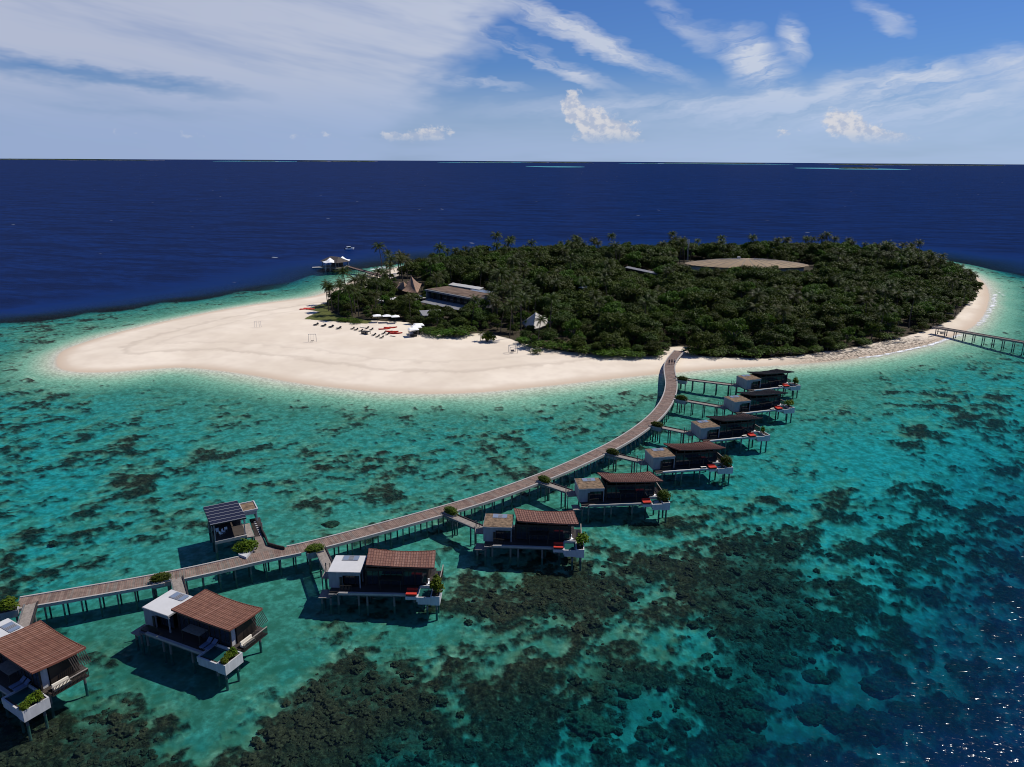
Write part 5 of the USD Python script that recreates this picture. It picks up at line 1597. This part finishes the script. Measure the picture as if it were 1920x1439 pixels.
for x_, y_, t_, palm, u, w, g_ in spots:
    z_ = ground_z(x_, y_) - .05
    k = int(u * 4) if u < .9 else 2
    if palm and hides(x_, y_, (11, 12.5, 9.5, 13.5)[k] * (.78 + .4 * w) + 1.5, 6.5):
        palm = False
    if palm:
        sc = (.78 + .4 * w) * (1.0 if t_ > 6 else .85)
        if np_ < 300 and in_view(x_, y_):
            np_ += 1
            if g_:
                copy(lone[int(u * 3)], 'coconut_palm', 'coconut palm in the grove round the beach restaurant', 'palm', (x_, y_, z_), u * 6.28, sc, 'palms of the grove round the restaurant')
            else:
                copy(palms[k], 'coconut_palm', 'coconut palm standing among the forest trees', 'palm', (x_, y_, z_), u * 6.28, sc, 'palms among the forest trees')
        else:
            rest.append((5 + k, x_, y_, z_, u * 6.28, sc))
    else:
        k = int(u * 5)
        sc = (.52 + .86 * w ** 1.4) * np.interp(t_, [0, 3, 14, 60], [.50, .68, .92, 1.05])
        if g_:
            sc *= .8
        while sc > .3 and hides(x_, y_, 8.2 * sc, 9.0 * sc):
            sc -= .12
        if sc <= .3:
            continue
        if nb < 300 and in_view(x_, y_):
            nb += 1
            edge = t_ < 7
            copy(trees[k], 'broadleaf_tree', 'low broadleaf tree on the forest edge above the beach' if edge else 'dark green broadleaf tree in the dense forest behind the beach', 'tree', (x_, y_, z_), w * 6.28, (sc, sc, sc * (.85 + .3 * u)),
                 'broadleaf trees on the forest edge' if edge else 'broadleaf trees in the dense forest')
        else:
            rest.append((k, x_, y_, z_, w * 6.28, sc))
fp = UsdGeom.PointInstancer.Define(stage, '/World/far_forest')
tag(fp.GetPrim(), 'dense dark green forest of trees and palms covering the back of the island', 'forest', None, 'stuff')
protos = []
for k, src in enumerate(trees + palms):
    x = UsdGeom.Xform.Define(stage, f'/World/far_forest/{"tree" if k < 5 else "palm"}_kind' + (f'_{k:03d}' if k not in (0, 5) else ''))
    x.GetPrim().GetReferences().AddInternalReference(src.GetPath())
    protos.append(x.GetPath())
fp.CreatePrototypesRel().SetTargets(protos)
fp.CreateProtoIndicesAttr([a[0] for a in rest])
fp.CreatePositionsAttr([Gf.Vec3f(*map(float, a[1:4])) for a in rest])
fp.CreateOrientationsAttr([Gf.Quath(math.cos(a[4] / 2), 0, 0, math.sin(a[4] / 2)) for a in rest])
fp.CreateScalesAttr([Gf.Vec3f(a[5], a[5], a[5]) for a in rest])
print('trees', len(spots), nb, np_, len(rest))

# palms one can point to
SKY_PALMS = [(1517, 478, .95, 'short palm left of the two tall skyline palms behind the forest'), (1537, 478, 1.2, 'tall skyline palm behind the forest, left of a close pair'), (1551, 478, 1.1, 'tall skyline palm behind the forest, right of a close pair'),
             (1588, 477, .9, 'lone slender palm at the far shore, right of the skyline pair'), (1470, 478, 1.05, 'skyline palm at the back of the forest above the tan oval roof'), (924, 487, 1.25, 'tall palm on the left skyline of the forest'),
             (1078, 482, 1.1, 'skyline palm behind the middle of the forest')]
for k, (px, py, sc, lb) in enumerate(SKY_PALMS):
    p = on_sand(px, py + 2)
    copy(lone[k % 3], 'skyline_palm', lb, 'palm', p, k * 1.3, sc)
POINT = [(614, 571, .9, 'leftmost palm leaning at the grassy sandy point'), (622, 583, .8, 'second palm at the sandy point, over the grass'), (634, 590, 1.0, 'palm above the four dark loungers'), (640, 566, .9, 'palm at the back of the sandy point'),
         (716, 512, 1.2, 'tall palm by the landing of the far pier'), (724, 513, 1.0, 'shorter palm beside the landing of the far pier'), (752, 514, 1.1, 'palm against the turquoise water right of the pier'), (660, 597, .95, 'palm in front of the grove behind the scrub'),
         (1008, 650, .8, 'drooping palm in front of the pale tent roof'), (770, 600, .9, 'palm behind the white cabanas')]
for k, (px, py, sc, lb) in enumerate(POINT):
    copy(lone[(k + 1) % 3], 'point_palm', lb, 'palm', on_sand(px, py), k * 2.1 + 2, sc)

# low scrub along the sand
FRONT = [(1342, 508, 1.1), (1358, 509, 1.2), (1374, 508, 1.25), (1389, 510, 1.1), (1464, 511, 1.2)]
for k, (px, py, sc) in enumerate(FRONT):
    copy(trees[k % 5], 'broadleaf_tree', f'large tree standing against the front of the tan oval roof, {ORD[k]} from the left', 'tree', on_sand(px, py), k * 2.2, (sc, sc, sc * 1.25))
HEDGE = [(650, 603, 5.0, 1.6), (668, 606, 5.0, 1.5), (800, 626, 6, 2.4), (815, 629, 7, 2.8), (832, 632, 7, 3.0), (850, 633, 7.5, 3.2), (868, 630, 7, 4.2), (1060, 658, 7, 3.5), (1085, 662, 7, 3), (1110, 665, 7, 3), (1135, 667, 7.5, 3), (1160, 668, 7, 3),
         (1185, 668, 7, 2.8), (1210, 668, 7, 2.8), (1232, 667, 6, 2.5), (1305, 665, 6.5, 3), (1330, 668, 7, 3), (1355, 668, 7, 3.2), (1382, 667, 7, 3), (1415, 670, 7, 3.4), (1445, 669, 7, 3.4), (1000, 652, 6, 3), (1025, 655, 7, 3.2), (975, 645, 5, 2.5),
         (1480, 666, 6, 3), (1520, 660, 6, 3), (1560, 655, 6, 3), (1610, 647, 6, 3), (1660, 638, 6, 3)]
for k, (px, py, w, h) in enumerate(HEDGE):
    where = 'grassy point' if px < 700 else 'beach right of the cabanas' if px < 900 else 'forest edge left of the walkway landing' if px < 1260 else 'forest edge right of the walkway landing' if px < 1470 else 'rubble beach on the right'
    copy(hedges[k % 3], 'beach_scrub', f'low bright green scrub on the {where}', 'shrub', on_sand(px, py), k * 1.7, (w * 1.25, w * 1.0, h), f'scrub on the {where}')
copy(hedges[1], 'round_bush', 'lone small rounded green bush on the open sand', 'shrub', on_sand(1004, 664), .5, (3.8, 3.4, 1.9))
copy(bright_bushes[0], 'sand_bush', 'yellowish bush standing alone on the sand left of the shelter', 'shrub', on_sand(913, 641), .5, (5.5, 4.5, 3.6))
copy(lone[1], 'young_palm', 'young short palm beside the yellowish bush on the sand', 'palm', on_sand(900, 640), .5, (.45, .45, .30))

# bleached driftwood and stones on the right hand shore
for k in range(46):
    u = r.random()
    px = 1440 + u * 330
    py = np.interp(px, [1440, 1500, 1600, 1700, 1770], [676, 671, 658, 640, 625]) + r.uniform(-3, 4)
    p = on_sand(px, py)
    a = r.uniform(-.5, .5)
    L_ = r.uniform(1.2, 4.0)
    m = MB().tube([(-L_ / 2, 0, .12), (0, r.uniform(-.2, .2), .2), (L_ / 2, r.uniform(-.3, .3), .14)], [.12, .14, .05], 5)
    m.tube([(0, 0, .2), (L_ * .25, .4, .45)], [.06, .02], 4)
    o = obj('driftwood', m, M['driftwood'])
    UsdGeom.Xformable(o).AddTranslateOp().Set(Gf.Vec3d(*map(float, p)))
    UsdGeom.Xformable(o).AddRotateZOp().Set(math.degrees(a))
    tag(o, 'bleached driftwood log on the rubble shore at the right', 'driftwood', 'driftwood logs on the rubble shore')

# ------------------------------------------------------------------ people on the walkway
def person(px, py, ang, stride, top, low, label):
    import manifold3d as mf
    p = G(px, py, DECK)
    t = thing('person', label, 'person', (p[0], p[1], DECK + .005), ang)
    def limb(js):
        out = []
        for (a, ra), (b, rb) in zip(js, js[1:]):
            s1, s2 = mf.Manifold.sphere(ra, 12).translate(a), mf.Manifold.sphere(rb, 12).translate(b)
            out.append(mf.Manifold.batch_hull([s1, s2]))
        return out
    s = stride
    parts = limb([((0, 0, .95), .15), ((0, 0, 1.15), .135), ((0, 0, 1.36), .16)]) + limb([((-.15, 0, 1.40), .07), ((.15, 0, 1.40), .07)]) + limb([((0, 0, 1.42), .06), ((0, 0, 1.56), .055)])
    parts += [mf.Manifold.sphere(.105, 16).scale((.9, 1.05, 1.2)).translate((0, .02, 1.64)), mf.Manifold.sphere(.02, 8).translate((0, .125, 1.635))]
    legs = []
    for sx, k in ((-1, s), (1, -s)):
        legs += limb([((sx * .09, 0, .93), .09), ((sx * .1, k * .5, .50), .062), ((sx * .1, k * .75 - .03, .08), .042)]) + limb([((sx * .1, k * .75 - .03, .05), .042), ((sx * .1, k * .75 + .14, .03), .03)])
        parts += limb([((sx * .2, 0, 1.39), .05), ((sx * .24, -k * .35, 1.12), .04), ((sx * .23, -k * .5 + .06, .88), .032), ((sx * .22, -k * .52 + .1, .80), .03)])
        for f_ in range(4):
            parts += limb([((sx * .22 + (f_ - 1.5) * .014, -k * .52 + .11, .78), .010), ((sx * .22 + (f_ - 1.5) * .015, -k * .52 + .13, .72 - .006 * f_), .008)])
        parts += limb([((sx * .20, -k * .52 + .12, .79), .011), ((sx * .185, -k * .52 + .15, .755), .009)])
    body = mf.Manifold.batch_boolean(parts + legs, mf.OpType.Add)
    obj('body', body, M['skin'], t, smooth=40)
    sh = mf.Manifold.batch_boolean([q.scale((1, 1, 1)) for q in limb([((0, 0, 1.0), .165), ((0, 0, 1.15), .155), ((0, 0, 1.36), .178)]) + limb([((-.16, 0, 1.39), .085), ((.16, 0, 1.39), .085)])], mf.OpType.Add)
    obj('shirt', sh, M[top], t, smooth=40)
    so = mf.Manifold.batch_boolean(limb([((0, 0, .99), .168), ((0, 0, .93), .165)]) + [q for sx, k in ((-1, s), (1, -s)) for q in limb([((sx * .09, 0, .92), .11), ((sx * .1, k * .42, .56), .095)])], mf.OpType.Add)
    obj('shorts', so, M[low], t, smooth=40)
    obj('hair', mf.Manifold.sphere(.112, 16).scale((.92, 1.0, 1.0)).translate((0, -.012, 1.69)), M['hair'], t, smooth=40)


person(1254, 684, .1, .28, 'cloth1', 'cloth3', 'person in dark clothes walking on the left of the walkway')
person(1259, 683, -.2, -.25, 'cloth1', 'cloth1', 'person in black walking in the middle of the walkway')
person(1264, 683, 3.0, .22, 'cloth2', 'cloth3', 'person in pale top on the right of the walkway')

# ------------------------------------------------------------------ coral heads one can point to, and the lumps of the reef
HEADS = [((1096, 1345), 2.4, 1.3), ((1125, 1355), 1.6, .9), ((1645, 1320), 3.6, 1.5), ((1578, 1316), 2.4, 1.2), ((1715, 1300), 2.6, 1.1), ((1520, 1305), 2.2, .9), ((1408, 1290), 1.8, 1.0), ((1410, 1325), 2.2, 1.1), ((1415, 1365), 2.0, 1.2), ((1377, 1385), 2.4, 1.1),
         ((1180, 1288), 1.6, 1.0), ((1118, 1284), 1.3, .7), ((1308, 1287), 1.1, .7), ((1212, 1362), 1.3, .8), ((1480, 1222), 1.5, .8), ((1650, 1255), 2.4, 1.0), ((1810, 1215), 2.2, .9), ((622, 986), 1.6, .6), ((1360, 1398), 1.6, .8), ((1270, 1420), 1.6, .8), ((1530, 1245), 1.8, .7)]
for k, ((px, py), w, h) in enumerate(HEADS):
    p = G(px, py, -2.0)
    zb = bed_z(p[0], p[1])
    s = trimesh.creation.icosphere(4, 1.0)
    v = np.array(s.vertices)
    v[:, :2] *= w * np.array([1, .8])
    v[:, 2] *= h
    nn = meshkit.fbm(v * 1.3 + k * 7, 4, k)
    v = v * (1 + (nn[:, None] - .5) * .9)
    v[:, 2] = np.maximum(v[:, 2], -.3)
    o = obj('coral_head', (v, s.faces), M['coralrock'], smooth=True)
    top_ = v[:, 2].max()
    UsdGeom.Xformable(o).AddTranslateOp().Set(Gf.Vec3d(float(p[0]), float(p[1]), float(min(zb, -.25 - top_))))
    tag(o, ('largest dark brown coral head under the clear water at the lower right' if k == 2 else 'brown coral head under water, front left of the loose cluster' if k == 0 else 'pale brown coral patch just under the surface behind the solar pavilion' if k == 17 else 'rounded brown coral head under the clear water off the reef'), 'coral head',
        None if k in (0, 2, 17) else 'coral heads off the reef')
cp = np.c_[r.uniform(-95, 130, 90000), r.uniform(62, 210, 90000)]
zc, dc, dn, sc_ = survey(cp)
cov = coral_cover(cp, dc, dn, sc_)
keep = (cov ** 1.5 * np.clip(dn * 2.6 - 1.5, .0, 1) * np.clip(190 / (np.hypot(cp[:, 0], cp[:, 1]) + 1), .4, 2.2) * .50 > r.random(len(cp))) & (dc > 1.0)
cp, zc, cov = cp[keep], zc[keep], cov[keep]
lumps = UsdGeom.PointInstancer.Define(stage, '/World/coral_reef')
tag(lumps.GetPrim(), 'knobbly brown and black coral growing over the shallow reef floor', 'coral reef', None, 'stuff')
pr = []
for k in range(3):
    s = trimesh.creation.icosphere(3, 1.0)
    v = np.array(s.vertices) * [1, .9, .6]
    v = v * (1 + (meshkit.fbm(v * 2.6 + k * 5, 4, k)[:, None] - .5) * 1.7)
    usdkit.mesh(stage, f'/World/coral_reef/coral_lump' + (f'_{k:03d}' if k else ''), (v, s.faces), M['coralstuff'], smooth=True)
    pr.append(f'/World/coral_reef/coral_lump' + (f'_{k:03d}' if k else ''))
lumps.CreatePrototypesRel().SetTargets(pr)
lumps.CreateProtoIndicesAttr([int(a) for a in r.integers(0, 3, len(cp))])
sz = np.exp(r.normal(-1.25, .5, len(cp))).clip(.10, .9)
lumps.CreatePositionsAttr([Gf.Vec3f(float(a), float(b), float(min(c + .3 * q, -.25 - .6 * q))) for (a, b), c, q in zip(cp, zc, sz)])
lumps.CreateOrientationsAttr([Gf.Quath(math.cos(a), 0, 0, math.sin(a)) for a in r.uniform(0, 3.14, len(cp))])
lumps.CreateScalesAttr([Gf.Vec3f(float(q), float(q), float(q)) for q in sz])

# ------------------------------------------------------------------ islands on the horizon
M['farleaf'] = plain('far_island_trees', (.018, .030, .016), .9, .1, .4, .03)
M['farsand'] = plain('far_island_sand', (.55, .50, .42), .9, .1)
M['farwater'] = plain('far_lagoon_water', (.03, .22, .26), .5, .2, .3, .004)
M['farsurf'] = plain('far_surf', (.55, .62, .64), .9, .1)


def far_island(x0, x1, py, dist_y, h, label, lagoon=None, sand=True, depth=250.0, seed=0, veg=True):
    place = lambda px: dist_y * np.array([math.tan(math.radians(sky_dir(px, py)[0])), 1.0])
    a, b = place(x0), place(x1)
    c = (a + b) / 2
    Ln = float(np.hypot(*(b - a)))
    t = thing('far_island', label, 'island', (*c, 0), math.atan2(*(b - a)[::-1]))
    rr = np.random.default_rng(seed)
    el = lambda sx, sy, z0, z1: MB().prism([(sx * math.cos(q), sy * math.sin(q)) for q in np.linspace(0, 2 * math.pi, 40, endpoint=False)], z0, z1)
    if lagoon:
        l0, l1 = (place(q)[0] - c[0] for q in lagoon)
        m = el((l1 - l0) / 2, depth * 3.2, .02, .3)
        for v in m.v:
            v[:, 0] += (l0 + l1) / 2
        obj('lagoon', m, M['farwater'], t)
    if sand:
        obj('beach', el(Ln * .52, depth * .62, .31, 1.6), M['farsand'], t)
    if veg:
        n_ = max(24, int(Ln / 60))
        m = MB()
        for i in range(n_):
            u = rr.uniform(-.47, .47)
            s_ = trimesh.creation.icosphere(1, 1.0)
            q = np.array(s_.vertices) * [Ln / n_ * 1.6, depth * .35, h * rr.uniform(.55, 1.0) * (1 - abs(u) ** 3 * 4)] + [u * Ln, rr.uniform(-.2, .2) * depth, 1.0]
            m.add(q, s_.faces)
        obj('trees', m, M['farleaf'], t, kind='stuff')
    return t


far_island(1577, 1642, 316, 7300, 16, 'small wooded island with a turquoise lagoon on the right horizon', (1505, 1678), seed=1, depth=240)
far_island(995, 1085, 315, 7600, 4, 'bright turquoise shoal without trees in front of the horizon', (985, 1095), sand=False, veg=False, depth=170)
for k, (x0, x1, lb, s_) in enumerate([(-150, 300, 'long low wooded island on the far left horizon', 1), (455, 520, 'tiny low island left of centre on the horizon', 1), (560, 705, 'low wooded island on the horizon above the boat', 1), (860, 960, 'pale surf line and low island near mid horizon', 1),
                                      (980, 1110, 'low dark island on the horizon behind the turquoise shoal', 1), (1200, 1440, 'long thin low island on the horizon right of centre', 1), (1560, 1880, 'long dark low island along the right horizon', 1)]):
    far_island(x0, x1, 304, 17000 if k != 6 else 15000, 26 if k in (0, 2, 6) else 20, lb, (x0 - 40, x1 + 40) if k in (1, 3, 5) else None, depth=500, seed=10 + k)
